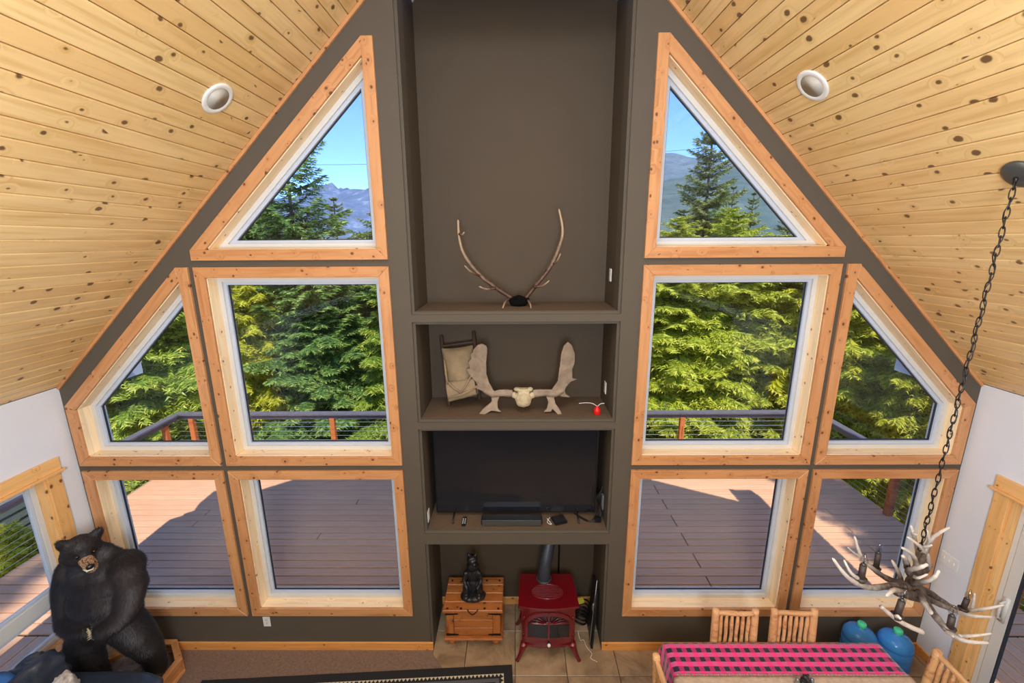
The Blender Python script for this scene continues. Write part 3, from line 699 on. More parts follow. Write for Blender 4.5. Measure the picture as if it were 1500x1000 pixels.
# ---------------------------------------------------------------- glazed units in the side walls
def side_unit(name, s, y0, y1, z0, z1, mull, handle=False, headlabel=None):
    W = structure(name, (s*RX, (y0+y1)/2, z0)); X = s*RX; nx = (-s, 0, 0)
    def sb(nm, ya, yb, za, zb, off, th, mat, par=W, along='z', bev=.003):
        a = [Vector((X-s*off, ya, za)), Vector((X-s*off, ya, zb)), Vector((X-s*off, yb, zb)), Vector((X-s*off, yb, za))]
        if along == 'y': a = [a[0], a[3], a[2], a[1]]
        nrm = Vector(nx); n = (a[1]-a[0]).cross(a[2]-a[1])
        if n.dot(nrm) < 0: a = [a[1], a[0], a[3], a[2]]
        return board(nm, a, nx, th, mat, par, bev)
    # casing: flat stock sides, head with a projecting ledge
    c = .115
    sb('casing', y0+c, y0, z0 if z0 > .05 else 0, z1+.0, .022, .0215, M['sidecasing'])
    sb('casing', y1, y1-c, z0 if z0 > .05 else 0, z1+.0, .022, .0215, M['sidecasing'])
    sb('head_casing', y0+c+.012, y1-c-.012, z1+.022, z1+.135, .026, .0255, M['sidecasing'], along='y')
    sb('head_ledge', y0+c+.028, y1-c-.028, z1, z1+.022, .046, .0455, M['sidecasing'], along='y')
    # jambs
    mb = [('jamb', y0, z0, z1)]
    for yy, sg in ((y0, -1), (y1, 1)):
        P = [Vector((X, yy+sg*.012, z0)), Vector((X, yy+sg*.012, z1)), Vector((X+s*.135, yy+sg*.012, z1)), Vector((X+s*.135, yy+sg*.012, z0))]
        board('jamb', P, (0, sg, 0), .012, M['sidecasing'], W, .001)
    P = [Vector((X, y0, z1-.012)), Vector((X, y1, z1-.012)), Vector((X+s*.135, y1, z1-.012)), Vector((X+s*.135, y0, z1-.012))]
    board('jamb', P, (0, 0, -1), .012, M['sidecasing'], W, .001)
    if z0 > .05:
        P = [Vector((X-s*.04, y0+.03, z0+.012)), Vector((X-s*.04, y1-.03, z0+.012)), Vector((X+s*.135, y1-.03, z0+.012)), Vector((X+s*.135, y0+.03, z0+.012))]
        board('sill', P, (0, 0, 1), .024, M['sidecasing'], W, .003)
        sb('apron', y0+.06, y1-.06, z0-.10, z0-.012, .02, .0195, M['sidecasing'], along='y')
    # vinyl frame and sashes
    xm = X+s*.108
    def bar(nm, ya, yb, za, zb, d=.05, mat=M['vinyl'], par=W, xo=0):
        return MB().box((xm+s*xo, (ya+yb)/2, (za+zb)/2), (d, abs(yb-ya), abs(zb-za))).obj(nm, mat, par, bevel=.004)
    a, b = y0-.012, y1+.012; lo = z0+.012; hi = z1-.012
    bar('frame_post', a, a-.045, lo, hi); bar('frame_post', b+.045, b, lo, hi)
    bar('frame_head', a-.045, b+.045, hi-.045, hi); bar('frame_foot', a-.045, b+.045, lo, lo+.045)
    a -= .045; b += .045; lo += .045; hi -= .045
    if mull:      # fixed light above, awning below, as on the left wall
        zm = mull; bar('mullion', a, b, zm-.065, zm+.065, .05)
        for (l, h) in ((zm+.065, hi), (lo, zm-.065)):
            for q in ((a, a-.03, l, h), (b+.03, b, l, h), (a-.03, b+.03, h-.03, h), (a-.03, b+.03, l, l+.03)):
                bar('sash_bar', q[0], q[1], q[2], q[3], .03, M['vinyl2'])
            MB().box((xm, (a+b)/2, (l+h)/2), (.005, abs(b-a)-.04, h-l-.04)).obj('pane', M['glass'], W)
    else:         # sliding door leaf
        ym = (a+b)/2
        for (ya, yb, xo) in ((a, ym-.03, -.012), (ym+.03, b, .018)):
            bar('door_stile', ya, ya-.085, lo, hi, .035, M['vinyl'], W, xo); bar('door_stile', yb+.085, yb, lo, hi, .035, M['vinyl'], W, xo)
            bar('door_rail', ya-.085, yb+.085, hi-.085, hi, .035, M['vinyl'], W, xo); bar('door_rail', ya-.085, yb+.085, lo, lo+.11, .035, M['vinyl'], W, xo)
            g = MB(); y_0, y_1 = ya-.085, yb+.085
            for q in ((y_0, y_0-.01, lo+.11, hi-.085), (y_1+.01, y_1, lo+.11, hi-.085)):
                g.box((xm+s*xo, (q[0]+q[1])/2, (q[2]+q[3])/2), (.03, .01, q[3]-q[2]))
            g.obj('gasket', M['darkseal'], W)
            MB().box((xm+s*xo, (y_0+y_1)/2, (lo+hi)/2+.01), (.006, abs(y_1-y_0)-.002, hi-lo-.19)).obj('pane', M['glass'], W)
        hb = MB(); hx = xm-s*.03; hy = a-.042
        hb.box((hx-s*.004, hy, 1.02), (.012, .045, .24)); hb.tube([(hx-s*.006, hy, .93), (hx-s*.045, hy, .95), (hx-s*.045, hy, 1.09), (hx-s*.006, hy, 1.11)], .011, 8)
        hb.obj('door_handle', M['vinyl'], W, True)
side_unit('window_11', -1, LY0, LY1, LZ0, LZ1, 1.02)
side_unit('door_1', 1, RY0, RY1, .02, RZ1, None)
# switch plate and outlets
def plate(label, name, c, size, n, gangs):
    t = thing(name, label, 'switch' if 'switch' in name else 'outlet', c)
    c = Vector(c); n = Vector(n)
    if abs(n.x) > .5: d = (.007, size[0], size[1]); ax = Vector((0, 1, 0))
    else: d = (size[0], .007, size[1]); ax = Vector((1, 0, 0))
    MB().box(c+n*.0035, d).obj('cover_plate', M['white'], t, bevel=.002)
    for g in range(gangs):
        o = (g-(gangs-1)/2)*.046
        if 'switch' in name:
            dd = (.012, .010, .024) if abs(n.x) > .5 else (.010, .012, .024)
            MB().box(c+ax*o+n*.010, dd).obj('toggle', M['white'], t, bevel=.002)
        else:
            for zz in (-.02, .02):
                dd = (.003, .028, .026) if abs(n.x) > .5 else (.028, .003, .026)
                MB().box(c+ax*o+n*.0075+Vector((0, 0, zz)), dd).obj('socket', M['vinyl'], t, bevel=.002)
plate('white three gang toggle switch plate on the right beige wall', 'switch_plate', (RX, -.105, 1.15), (.165, .118), (-1, 0, 0), 3)
plate('white outlet below the left inner window above the baseboard', 'wall_outlet', (-2.552, 0, .348), (.072, .116), (0, -1, 0), 1)
plate('white outlet on the right side of the elk antler niche', 'wall_outlet', (NW, .36, 3.80), (.072, .116), (-1, 0, 0), 1)
plate('white outlet on the right side of the moose antler niche', 'wall_outlet', (NW, .36, 2.72), (.072, .116), (-1, 0, 0), 1)
plate('white outlet on the left side of the television niche', 'wall_outlet', (-NW, .10, 1.50), (.072, .116), (1, 0, 0), 1)
# ================================================================ outside: deck, railing, trees, hills
DZ = -.05
DX0, DX1, DY1 = -6.62, 5.80, 4.22
deck = structure('deck', (0, 0, DZ))
MB().box(((DX0+DX1)/2, (DY1+.2)/2, DZ-.2), (DX1-DX0-.05, DY1-.25, .24)).obj('deck_frame', M['under'], deck)
MB().box(((DX0-4.23)/2, -4.2, DZ-.2), (-4.24-DX0, 8.2, .24)).obj('deck_frame', M['under'], deck)
MB().box(((DX1+4.23)/2, -4.2, DZ-.2), (DX1-4.24, 8.2, .24)).obj('deck_frame', M['under'], deck)
def dboard(x0, x1, y0, y1, alongx=True):
    g = .0078
    P = [(x0+g, y0+g, DZ), (x1-g, y0+g, DZ), (x1-g, y1-g, DZ), (x0+g, y1-g, DZ)]
    if not alongx: P = P[1:]+P[:1]
    board('deck_board', P, (0, 0, 1), .025, M['deck'], deck, .004)
y = .215; k = 0
while y+.14 < DY1+.01:
    cuts = [DX0, random.choice((-4.9, -.62, -2.9+.3*random.random())) if k % 2 else -.4, 2.4 if k % 3 else 4.9, DX1]
    for a, b in zip(cuts, cuts[1:]): 
        if y < .64 and a < .96 and b > -.96:       # boards stop at the alcove chase
            if a < -.96: dboard(a, -.96, y, y+.14)
            if b > .96: dboard(.96, b, y, y+.14)
        else: dboard(a, b, y, y+.14)
    y += .14; k += 1
for s, xa, xb in ((-1, DX0, -4.235), (1, 4.235, DX1)):
    x = xa
    while x < xb-.02:
        for ya, yb in ((-4.1, .2), (-8.3, -4.11)): dboard(x, min(x+.14, xb), ya, yb, False)
        x += .14
# railing
def railing(label, P0, P1, posts, grp='cable railings round the deck', skip=()):
    P0 = Vector(P0); P1 = Vector(P1); d = (P1-P0); Ln = d.length; d.normalize(); sd = Vector((-d.y, d.x, 0))
    R = Matrix((d, sd, (0, 0, 1))).transposed()
    t = thing('deck_railing', label, 'railing', (P0+P1)/2, grp); t['label'] = label
    mid = (P0+P1)/2
    MB().box(mid+Vector((0, 0, .93)), (Ln, .15, .04), R).obj('rail_cap', M['capgrey'], t, bevel=.008)
    MB().box(mid+Vector((0, 0, .865)), (Ln, .042, .085), R).obj('sub_rail', M['capgrey'], t, bevel=.004)
    for a in posts:
        MB().box(P0+d*a+Vector((0, 0, .42)), (.09, .09, .84), R).obj('post', M['postw'], t, bevel=.006)
    for k in range(8):
        z = .10+k*.093; MB().tube([P0+Vector((0, 0, z)), P1+Vector((0, 0, z))], .004, 5).obj('cable', M['cable'], t)
RYY = DY1-.06; z = DZ
railing('cable deck railing with a grey cap running along the far edge behind the windows', (DX0+.0, RYY, z), (DX1, RYY, z), [.30, 3.05, 5.1, 7.3, 9.83, 12.1])
railing('cable deck railing running back along the left side of the deck', (DX0+.06, -8.2, z), (DX0+.06, RYY-.08, z), [.3, 2, 3.7, 5.4, 7.1, 8.8, 10.5, 12.0])
railing('cable deck railing running back along the right side of the deck', (DX1-.06, -8.2, z), (DX1-.06, RYY-.08, z), [.3, 2, 3.7, 5.4, 7.1, 8.8, 10.5, 12.0])
t = MB().box((4.75, -1.05, DZ+.01), (.75, 1.1, .02)).obj('doormat', M['mat'], None, bevel=.005); tag(t, 'blue grey ribbed doormat on the deck outside the sliding door', 'doormat')
# ground
gy = np.linspace(-30, 60, 46); gx = np.linspace(-60, 60, 61); V = []; F = []
for j, yy in enumerate(gy):
    for i, xx in enumerate(gx):
        V.append((xx, yy, -1.5-1.9*min(1, max(0, (-xx-6.5)/3))-.02*max(0, yy-4)-.0*xx+.35*noise.noise(Vector((xx*.15, yy*.15, 0)))))
for j in range(45):
    for i in range(60): a = j*61+i; F.append((a, a+1, a+62, a+61))
m_ = MB(); m_.add(V, F); g_ = m_.obj('ground', M['soil'], None, True); g_['kind'] = 'structure'
# neighbour's siding wall on the left
t = thing('neighbour_house', 'grey green house with lap siding seen through the left side window', 'house', (-11.5, 0, -3.4))
for k in range(38):
    z0 = -3.4+k*.2
    board('siding_board', [(-10.98, -9, z0), (-10.98, 6.6, z0), (-11.0, 6.6, z0+.2), (-11.0, -9, z0+.2)], (1, 0, .06), .02, M['siding'], t, .002)
MB().prism([(-9, -3.4), (6.58, -3.4), (6.58, 4.2), (-9, 4.2)], -15, -11.02, lambda x, y, z: (z, x, y)).obj('house_body', M['siding'], t)
r_ = MB()
for sg in (-1, 1):
    a = Vector((0, -1.2, 5.6)); e = Vector((0, -1.2+sg*8.2, 4.15)); 
    V = [Vector((x, p.y, p.z+h)) for x in (-15.3, -10.6) for p, h in ((a, 0), (e, 0), (e, .18), (a, .18))]
    r_.add(V, [(0, 1, 2, 3), (4, 7, 6, 5), (0, 4, 5, 1), (1, 5, 6, 2), (2, 6, 7, 3), (3, 7, 4, 0)])
r_.obj('roof', M['roof'], t)
# ---------------------------------------------------------------- conifers
def rotz(a): c, s = math.cos(a), math.sin(a); return np.array([[c, -s, 0], [s, c, 0], [0, 0, 1]])
def conifer(name, Ht, Rm, mat, crown=.06, wh=46, per=6, droop=.35, rise=.25, seed=0, tw=.075, leanx=0, subs=15, hang=.25, power=.85):
    rg = np.random.default_rng(seed)
    T = []; TI = []     # triangles (n,3,3), tint
    bark = MB()
    zz = np.linspace(0, Ht, 14); px = leanx*(zz/Ht)**2
    tr = .012*Ht*(1-zz/Ht)**.9+.012
    bark.tube([(float(a), 0, float(b)) for a, b in zip(px, zz)], [float(r) for r in tr], 8)
    for w_ in range(wh):
        fz = crown+(1-crown)*(w_+rg.random()*.8)/wh
        if fz > .995: continue
        z0 = fz*Ht; Lb = Rm*((1-fz)**power)*(.75+.4*rg.random())+.10
        np_ = per if fz < .9 else 5
        off = rg.random()*6.28
        for b_ in range(np_):
            az = off+2*PI*b_/np_+rg.normal()*.25
            Lk = Lb*(.6+.55*rg.random()); r0 = rise*(fz*1.6)+rg.normal()*.08; dr = droop*(1.15-fz)+.1*rg.random()
            n = 12; s = np.linspace(0, 1, n)
            hx = Lk*s; hz = Lk*(r0*s-dr*s*s+.10*s**4)
            d = np.array([math.cos(az), math.sin(az), 0]); sd = np.array([-d[1], d[0], 0])
            base = np.array([leanx*fz**2, 0, z0])
            C = base+hx[:, None]*d+hz[:, None]*np.array([0, 0, 1]); curve = rg.normal()*.12
            C = C+(Lk*curve*s**2)[:, None]*sd
            if b_ % 2 == 0 and Lk > .25: bark.tube([tuple(C[i]) for i in (0, 3, 6, 9)], [.004+.010*Lk*(1-q) for q in (0, .3, .6, .8)], 3, False)
            ns = max(6, int(subs*Lk/Rm*1.6)); si = np.linspace(.08, 1, ns)
            cp = np.stack([np.interp(si, s, C[:, k]) for k in range(3)], 1)
            tg = np.stack([np.interp(si, s, np.gradient(C[:, k])) for k in range(3)], 1); tg /= np.linalg.norm(tg, axis=1)[:, None]
            for side_ in (-1, 1):
                ls = (.46*Lk*(1-si)**.8+.16*min(Lk, 1))*(.75+.5*rg.random(ns))
                an = .9+.25*rg.random(ns)-.45*si
                dv = tg*np.cos(an)[:, None]+sd*side_*np.sin(an)[:, None]; dv[:, 2] -= hang*(.6+.8*rg.random(ns))
                dv /= np.linalg.norm(dv, axis=1)[:, None]
                # twigs along each sub-branch
                m = max(5, int(Lk*7)); q = (np.arange(m)+.3)/m
                P = cp[:, None, :]+dv[:, None, :]*(ls[:, None]*q[None, :])[:, :, None]
                P[:, :, 2] -= (hang*.5*ls[:, None]*q[None, :]**2)
                for ts in (-1, 1):
                    cr = np.cross(dv, [0, 0, 1.]); cr /= np.linalg.norm(cr, axis=1)[:, None]+1e-9
                    td = dv[:, None, :]*.75+cr[:, None, :]*ts*.75+rg.normal(size=(ns, m, 3))*.22; td[:, :, 2] -= .12
                    td /= np.linalg.norm(td, axis=2)[:, :, None]
                    tl = tw*(1.25-.5*q)[None, :]*(.7+.7*rg.random((ns, m)))*(.65+.5*min(Lk, 1.2))
                    wv = np.cross(td, rg.normal(size=(ns, m, 3))*.5+np.array([0, 0, 1.])); wv /= np.linalg.norm(wv, axis=2)[:, :, None]
                    a = P-wv*(tl*.26)[:, :, None]; b = P+wv*(tl*.26)[:, :, None]; c = P+td*(tl*1.7)[:, :, None]
                    T.append(np.stack([a, b, c], 2).reshape(-1, 3, 3))
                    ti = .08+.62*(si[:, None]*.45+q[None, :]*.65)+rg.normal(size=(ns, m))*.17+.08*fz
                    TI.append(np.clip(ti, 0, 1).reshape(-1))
    T = np.concatenate(T).astype('f'); TI = np.concatenate(TI).astype('f'); n = len(T)
    me = bpy.data.meshes.new(name+'_needles'); me.vertices.add(3*n); me.vertices.foreach_set('co', T.reshape(-1))
    me.loops.add(3*n); me.loops.foreach_set('vertex_index', np.arange(3*n, dtype='i'))
    me.polygons.add(n); me.polygons.foreach_set('loop_start', np.arange(n, dtype='i')*3); 
    me.update(calc_edges=True)
    at = me.attributes.new('tint', 'FLOAT', 'POINT'); at.data.foreach_set('value', np.repeat(TI, 3))
    me.materials.append(M[mat])
    return (me, bark.mesh(name+'_trunk', M['bark'], True), n)
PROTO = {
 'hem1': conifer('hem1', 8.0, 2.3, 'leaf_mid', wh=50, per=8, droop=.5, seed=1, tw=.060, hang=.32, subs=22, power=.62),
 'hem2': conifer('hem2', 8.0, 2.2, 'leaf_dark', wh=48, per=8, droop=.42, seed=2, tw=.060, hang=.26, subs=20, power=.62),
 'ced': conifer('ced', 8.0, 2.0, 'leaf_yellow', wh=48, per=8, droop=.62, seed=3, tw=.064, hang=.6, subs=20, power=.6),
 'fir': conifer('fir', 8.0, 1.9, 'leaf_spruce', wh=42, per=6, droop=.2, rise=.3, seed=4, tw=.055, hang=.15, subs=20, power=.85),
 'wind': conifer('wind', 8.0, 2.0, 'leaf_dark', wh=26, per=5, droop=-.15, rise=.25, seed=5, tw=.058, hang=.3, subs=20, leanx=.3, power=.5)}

def tree(kind, x, y, top, wide=1., rz=None, label=None):
    base = -1.75 if x > -7.2 else -1.75-1.7*min(1, (-x-6.5)/3)
    t = thing('conifer_tree', label, 'tree', (x, y, base), 'conifers beyond the deck railing')
    h = (top-base)/8.0; rz = random.uniform(0, 6.28) if rz is None else rz
    t.rotation_euler = (0, 0, rz); wdt = wide*h**.5
    me, bk, _ = PROTO['hem1' if kind == 'lime' else kind]
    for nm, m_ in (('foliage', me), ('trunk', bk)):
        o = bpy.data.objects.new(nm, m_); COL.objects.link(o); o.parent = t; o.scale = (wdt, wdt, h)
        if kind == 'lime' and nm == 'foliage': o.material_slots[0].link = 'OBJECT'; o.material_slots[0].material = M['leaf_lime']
TREES = [
 # seen in the left triangular window
 ('wind', -5.6, 7.4, 7.2, 1.0, 5.6, 'wind-swept hemlock reaching bare branches right in the left triangular window'),
 ('hem2', -7.0, 8.3, 5.7, 1.1, None, 'dark hemlock left of the wind-swept tree in the left triangular window'),
 ('fir', -5.9, 11.0, 5.5, 1.0, None, 'small green fir low behind the wind-swept tree'),
 ('fir', -3.4, 15.5, 4.9, .5, None, 'thin pole-like fir at the right of the left triangular window'),
 # wall of green behind the left windows
 ('hem2', -4.9, 6.7, 4.6, .95, None, 'dark hemlock close behind the left edge of the left square window'),
 ('hem1', -2.3, 6.5, 4.7, 1.0, None, 'bright green hemlock filling the right of the left square window'),
 ('hem2', -3.5, 8.0, 4.9, 1.1, None, 'shaded hemlock between the two front ones of the left square window'),
 ('hem1', -1.2, 7.2, 4.6, .9, None, 'green hemlock hidden partly by the shelf column on its left side'),
 ('ced', -6.5, 6.3, 4.3, .9, None, 'yellowish cedar behind the deck corner on the left'),
 ('hem2', -8.2, 6.6, 5.6, 1.1, None, 'dark hemlock with grey trunk in the left sloped window'),
 ('fir', -9.3, 6.6, 5.2, 1.0, None, 'olive fir leftmost beside the deck corner'),
 ('hem1', -9.0, 9.5, 5.4, 1.1, None, 'tall hemlock standing behind the leftmost fir'),
 ('hem1', -2.6, 10.5, 5.0, 1.2, None, 'hemlock in the second row left of the column'),
 ('fir', -.6, 9.4, 5.0, 1.1, None, 'fir standing straight behind the shelf column'),
 # right triangular window
 ('fir', 5.95, 10.4, 8.6, .78, .4, 'tall pointed fir standing against the sky in the right triangular window'),
 ('fir', 8.0, 13.0, 6.0, .8, None, 'slim fir right of the tall pointed one'),
 ('fir', 9.4, 14.2, 5.9, .8, None, 'small fir tip at the right of the right triangular window'),
 ('hem2', 6.7, 12.0, 5.4, 1.0, None, 'dark conifer at the foot of the tall pointed fir'),
 ('hem1', 3.4, 9.6, 5.1, 1.1, None, 'hemlock top left of the tall pointed fir'),
 ('fir', 11.4, 15.0, 5.6, .9, None, 'rightmost far fir in the right triangular window'),
 # wall of yellow green behind the right windows
 ('ced', 2.1, 6.7, 4.7, .85, None, 'yellow cedar at the left edge of the right square window'),
 ('lime', 3.7, 6.5, 4.6, 1.1, None, 'sunlit hemlock in the middle of the right square window'),
 ('lime', 5.3, 7.0, 4.7, 1.1, None, 'sunlit hemlock at the right of the right square window'),
 ('fir', 2.9, 8.1, 4.9, 1.0, None, 'fir between the yellow cedar and the sunlit hemlocks'),
 ('ced', 7.0, 7.0, 4.8, 1.1, None, 'bright yellow cedar in the right sloped window'),
 ('lime', 8.1, 5.4, 4.4, 1.0, None, 'sunlit hemlock beyond the right deck corner'),
 ('ced', 8.6, 3.4, 2.9, 1.0, None, 'low yellow cedar beside the right deck railing'),
 ('lime', 9.2, 8.2, 5.0, 1.1, None, 'hemlock behind the bright yellow cedar'),
 ('fir', 4.6, 8.6, 4.9, 1.1, None, 'fir in the second row of the right square window'),
 ('lime', 9.6, 1.2, 3.4, 1.0, None, 'sunlit hemlock seen through the right sliding door'),
 ('ced', 9.2, -1.2, 3.0, 1.0, None, 'yellow cedar outside the right sliding door'),
 # left side of the house
 ('ced', -8.1, 2.3, -.2, .75, None, 'bright leafy cedar by the left side railing'),
 ('hem1', -8.2, .9, -.5, .7, None, 'small hemlock below the left side railing'),
 ('hem2', -9.6, 8.9, 3.9, .9, None, 'dark hemlock beyond the far end of the neighbour house'),
 ('hem1', .8, 7.4, 4.6, .9, None, 'hemlock just right of the shelf column'),
 ('lime', 6.2, 9.4, 5.0, 1.1, None, 'dark hemlock behind the bright yellow cedar row'),

 ('hem1', -7.7, 4.9, 4.3, 1.0, None, 'sunlit hemlock just outside the left deck corner'),
 ('hem2', -7.6, 8.9, 4.9, .8, None, 'dark hemlock directly behind the corner hemlock on the left'),
 ('hem2', -7.2, 7.0, 4.9, 1.0, None, 'dark hemlock between the corner cedar and the far hemlocks'),
 ('ced', 7.3, 5.6, 4.5, 1.0, None, 'yellow cedar just outside the right deck corner'),
 ('lime', 8.0, 7.2, 5.0, 1.1, None, 'green hemlock beyond the cedar at the right deck corner'),
 ('ced', 7.5, 3.6, 3.4, .8, None, 'small yellow cedar touching the right deck railing'),
 ('lime', 8.7, 5.9, 4.9, 1.1, None, 'broad hemlock seen at the right edge of the right sloped window'),
 ('fir', 6.9, -1.5, 8.8, .55, None, 'tall fir added to shade the deck nearest its front corner'),  # this and the next two trees are added to block sun from the right deck
 ('fir', 7.0, -3.3, 11.5, .66, None, 'very tall fir added outside the sliding door to shade the deck'),
 ('hem2', 7.2, -5.2, 10.5, .6, None, 'tall hemlock added to shade the deck behind the very tall fir'),
 ('fir', -3.3, -11.4, 24.0, .8, None, 'huge unseen fir added behind the house to shade the deck'),  # added out of view to throw shade on the left deck
]
for kd, x, y, top, wd, rz, lb in TREES: tree(kd, x, y, top, wd, rz, lb)
# ---------------------------------------------------------------- hills
def ridge(name, mat, y0, y1, x0, x1, crest, rough, nx=120, ny=26, label=None):
    V = []; F = []
    for j in range(ny):
        v = j/(ny-1)
        for i in range(nx):
            u = i/(nx-1); x = x0+(x1-x0)*u; yy = y0+(y1-y0)*v
            n1 = noise.fractal(Vector((x*rough, yy*rough, 3.3)), 1, 2, 6)
            prof = math.sin(min(1, v*1.15)*PI/2)**.8 if v < .87 else 1-(v-.87)*1.2
            V.append((x, yy, -14+(crest(x)+14)*prof*(1+.10*n1)+n1*crest(x)*.05))
    for j in range(ny-1):
        for i in range(nx-1): a = j*nx+i; F.append((a, a+1, a+nx+1, a+nx))
    m = MB(); m.add(V, F); o = m.obj(name, M[mat], None, True); o['kind'] = 'structure'; return o
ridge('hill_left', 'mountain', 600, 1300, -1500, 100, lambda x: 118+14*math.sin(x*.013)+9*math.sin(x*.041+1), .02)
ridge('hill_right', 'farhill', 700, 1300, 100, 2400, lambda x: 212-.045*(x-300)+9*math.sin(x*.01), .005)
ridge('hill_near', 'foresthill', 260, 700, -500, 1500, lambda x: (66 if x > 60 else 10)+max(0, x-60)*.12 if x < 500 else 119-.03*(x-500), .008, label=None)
# overhead line
wl = MB(); P = [(-30+t*6, 42+t*1.2, 11+.7*t-.30*t+.03*(t-5)**2) for t in range(11)]
wl.tube(P, .018, 5); o = wl.obj('power_line', M['darkseal']); tag(o, 'thin overhead line crossing the sky in the left triangular window', 'cable')
# ================================================================ furnishings
# ---- television niche
Z3 = 1.397
t = thing('television', 'large black flat screen television in the niche', 'television', (-.01, .24, Z3))
hs = MB().box((-.01, .255, 1.895), (1.60, .045, .92)).obj('housing', M['blackplastic'], t, bevel=.006)
MB().box((-.01, .231, 1.900), (1.575, .004, .89)).obj('screen', M['screen'], hs)
for s in (-1, 1):
    mb = MB(); mb.tube([(s*.62-.01, .24, Z3+.05), (s*.62-.01, .10, Z3+.012)], .008, 8); mb.tube([(s*.62-.01, .26, Z3+.05), (s*.62-.01, .38, Z3+.012)], .008, 8); mb.obj('foot', M['blackplastic'], t, True)
t = thing('soundbar', 'long black soundbar in front of the television', 'speaker', (-.05, .12, Z3))
MB().box((-.05, .125, Z3+.035), (.60, .11, .062)).obj('housing', M['blackplastic'], t, bevel=.012, seg=3)
MB().box((-.05, .0685, Z3+.033), (.575, .004, .046)).obj('grille', M['canopy'], t, bevel=.001)
rem = thing('remote_control', 'black remote control lying left of the soundbar', 'remote', (-.52, .13, Z3), 'remote controls by the soundbar')
rb = MB().box((-.52, .13, Z3+.012), (.042, .13, .018)).obj('body', M['blackplastic'], rem, bevel=.005)
for i in range(4):
    for j in range(2): MB().lathe([(.005, 0), (.004, .003)], (-.53+.02*j, .09+.022*i, Z3+.021), 8).obj('button', M['white'], rb)
dup(rem, (-.455, .15, Z3), -.25, 'second black remote between the first remote and the soundbar')
t = thing('set_top_box', 'small square black streaming box right of the soundbar', 'box', (.42, .14, Z3))
MB().box((.42, .15, Z3+.014), (.13, .12, .026), Matrix.Rotation(.3, 3, 'Z')).obj('body', M['blackplastic'], t, bevel=.006)
mb = MB(); P, R = catmull([(.33, .18, Z3+.02), (.30, .12, Z3+.01), (.34, .09, Z3+.008), (.30, .15, Z3+.03)], [.003]*4); mb.tube(P, R, 6); mb.obj('cable', M['white'], t)
t = thing('media_cables', 'tangle of black cables and plugs hanging at the right of the television', 'cables', (.83, .2, Z3))
for k in range(5):
    P, R = catmull([(.846, .2+.03*k, 1.75-.04*k), (.82-.01*k, .16+.02*k, 1.62), (.84, .14+.03*k, 1.50), (.80-.02*k, .13, Z3+.01), (.70-.03*k, .15+.03*k, Z3+.008)], [.004]*5)
    MB().tube(P, R, 6).obj('cable', M['blackplastic'], t, True)
MB().box((.845, .17, 1.60), (.02, .05, .16)).obj('adapter', M['alum'], t, bevel=.004)
MB().box((.80, .14, Z3+.03), (.06, .05, .05)).obj('plug_box', M['blackplastic'], t, bevel=.006)
# ---- elk antlers
def antl_obj(name, P, r0, r1, mat, parent, n=10, curve=1., tip0=0., power=1.):
    m = len(P); R = [r0*(1-(i/(m-1))**power)+r1*(i/(m-1))**power for i in range(m)]
    Q, RR = catmull(P, R, 7); k = len(Q); rgn = random.Random(len(name)+m)
    RR = [r*(1+.07*math.sin(i*1.7+rgn.random())) for i, r in enumerate(RR)]
    RR[-1] = .0012
    tip = [max(0.01, tip0+(1-tip0)*(i/(k-1))**1.6) for i in range(k)]
    return MB().tube(Q, RR, n, True, tip).obj(name, mat, parent, True)
t = thing('elk_antlers', 'pair of elk antlers on a black skull cap standing on the top shelf', 'antlers', (.03, .3, 3.527))
for P in ELK['beams']: antl_obj('beam', P, .021, .008, M['elk'], t, power=1.4)
for P in ELK['tines']: antl_obj('tine', P, .013, .005, M['elk'], t)
mb = MB(); mb.ball((.027, .32, 3.555), (.085, .06, .04)); mb.ball((.027, .33, 3.59), (.05, .05, .035)); mb.ball((-.04, .32, 3.585), .03); mb.ball((.095, .32, 3.585), .03)
remesh('skull_cap', mb, M['skin'], .008, 3, t)
# ---- moose antlers
t = thing('moose_antlers', 'wide palmed moose antlers with pale skull plate on the middle shelf', 'antlers', (.06, .2, 2.545))
for poly, cxx in ((ML, -.03), (MR, .16)):
    mb = MB(); pp = [(p[0], p[2]) for p in poly]
    def fn(x, z, d, cxx=cxx):
        r = abs(x-cxx); return (x, .20+.10*min(1, r/.5)**2*(1 if z > 2.7 else 1)-.16*max(0, (2.66-z)/.12 if z < 2.66 else 0)*.6+d, z)
    mb.prism(pp, -.011, .011, fn)
    s = -1 if poly is ML else 1
    a = Vector((.07+s*.10, .20, 2.705)); mb.tube([a-Vector((s*.03, 0, 0)), a+Vector((s*.10, .0, .012)), a+Vector((s*.20, .01, .0)), a+Vector((s*.27, .03, .03))], [.028, .024, .026, .02], 10)
    remesh('palm', mb, M['moose'], .0055, 3, t, lambda p: .002*noise.noise(p*30))
mb = MB(); mb.ball((.066, .19, 2.675), (.078, .08, .062)); mb.ball((.066, .165, 2.65), (.07, .06, .05)); mb.box((.066, .20, 2.745), (.10, .07, .05)); mb.ball((.005, .19, 2.765), (.03, .03, .02)); mb.ball((.127, .19, 2.765), (.03, .03, .02))
mb.ball((-.02, .2, 2.705), .032); mb.ball((.15, .2, 2.705), .032)
remesh('skull_plate', mb, M['bone'], .006, 3, t, lambda p: .004*noise.noise(p*28)+.002*noise.noise(p*70))
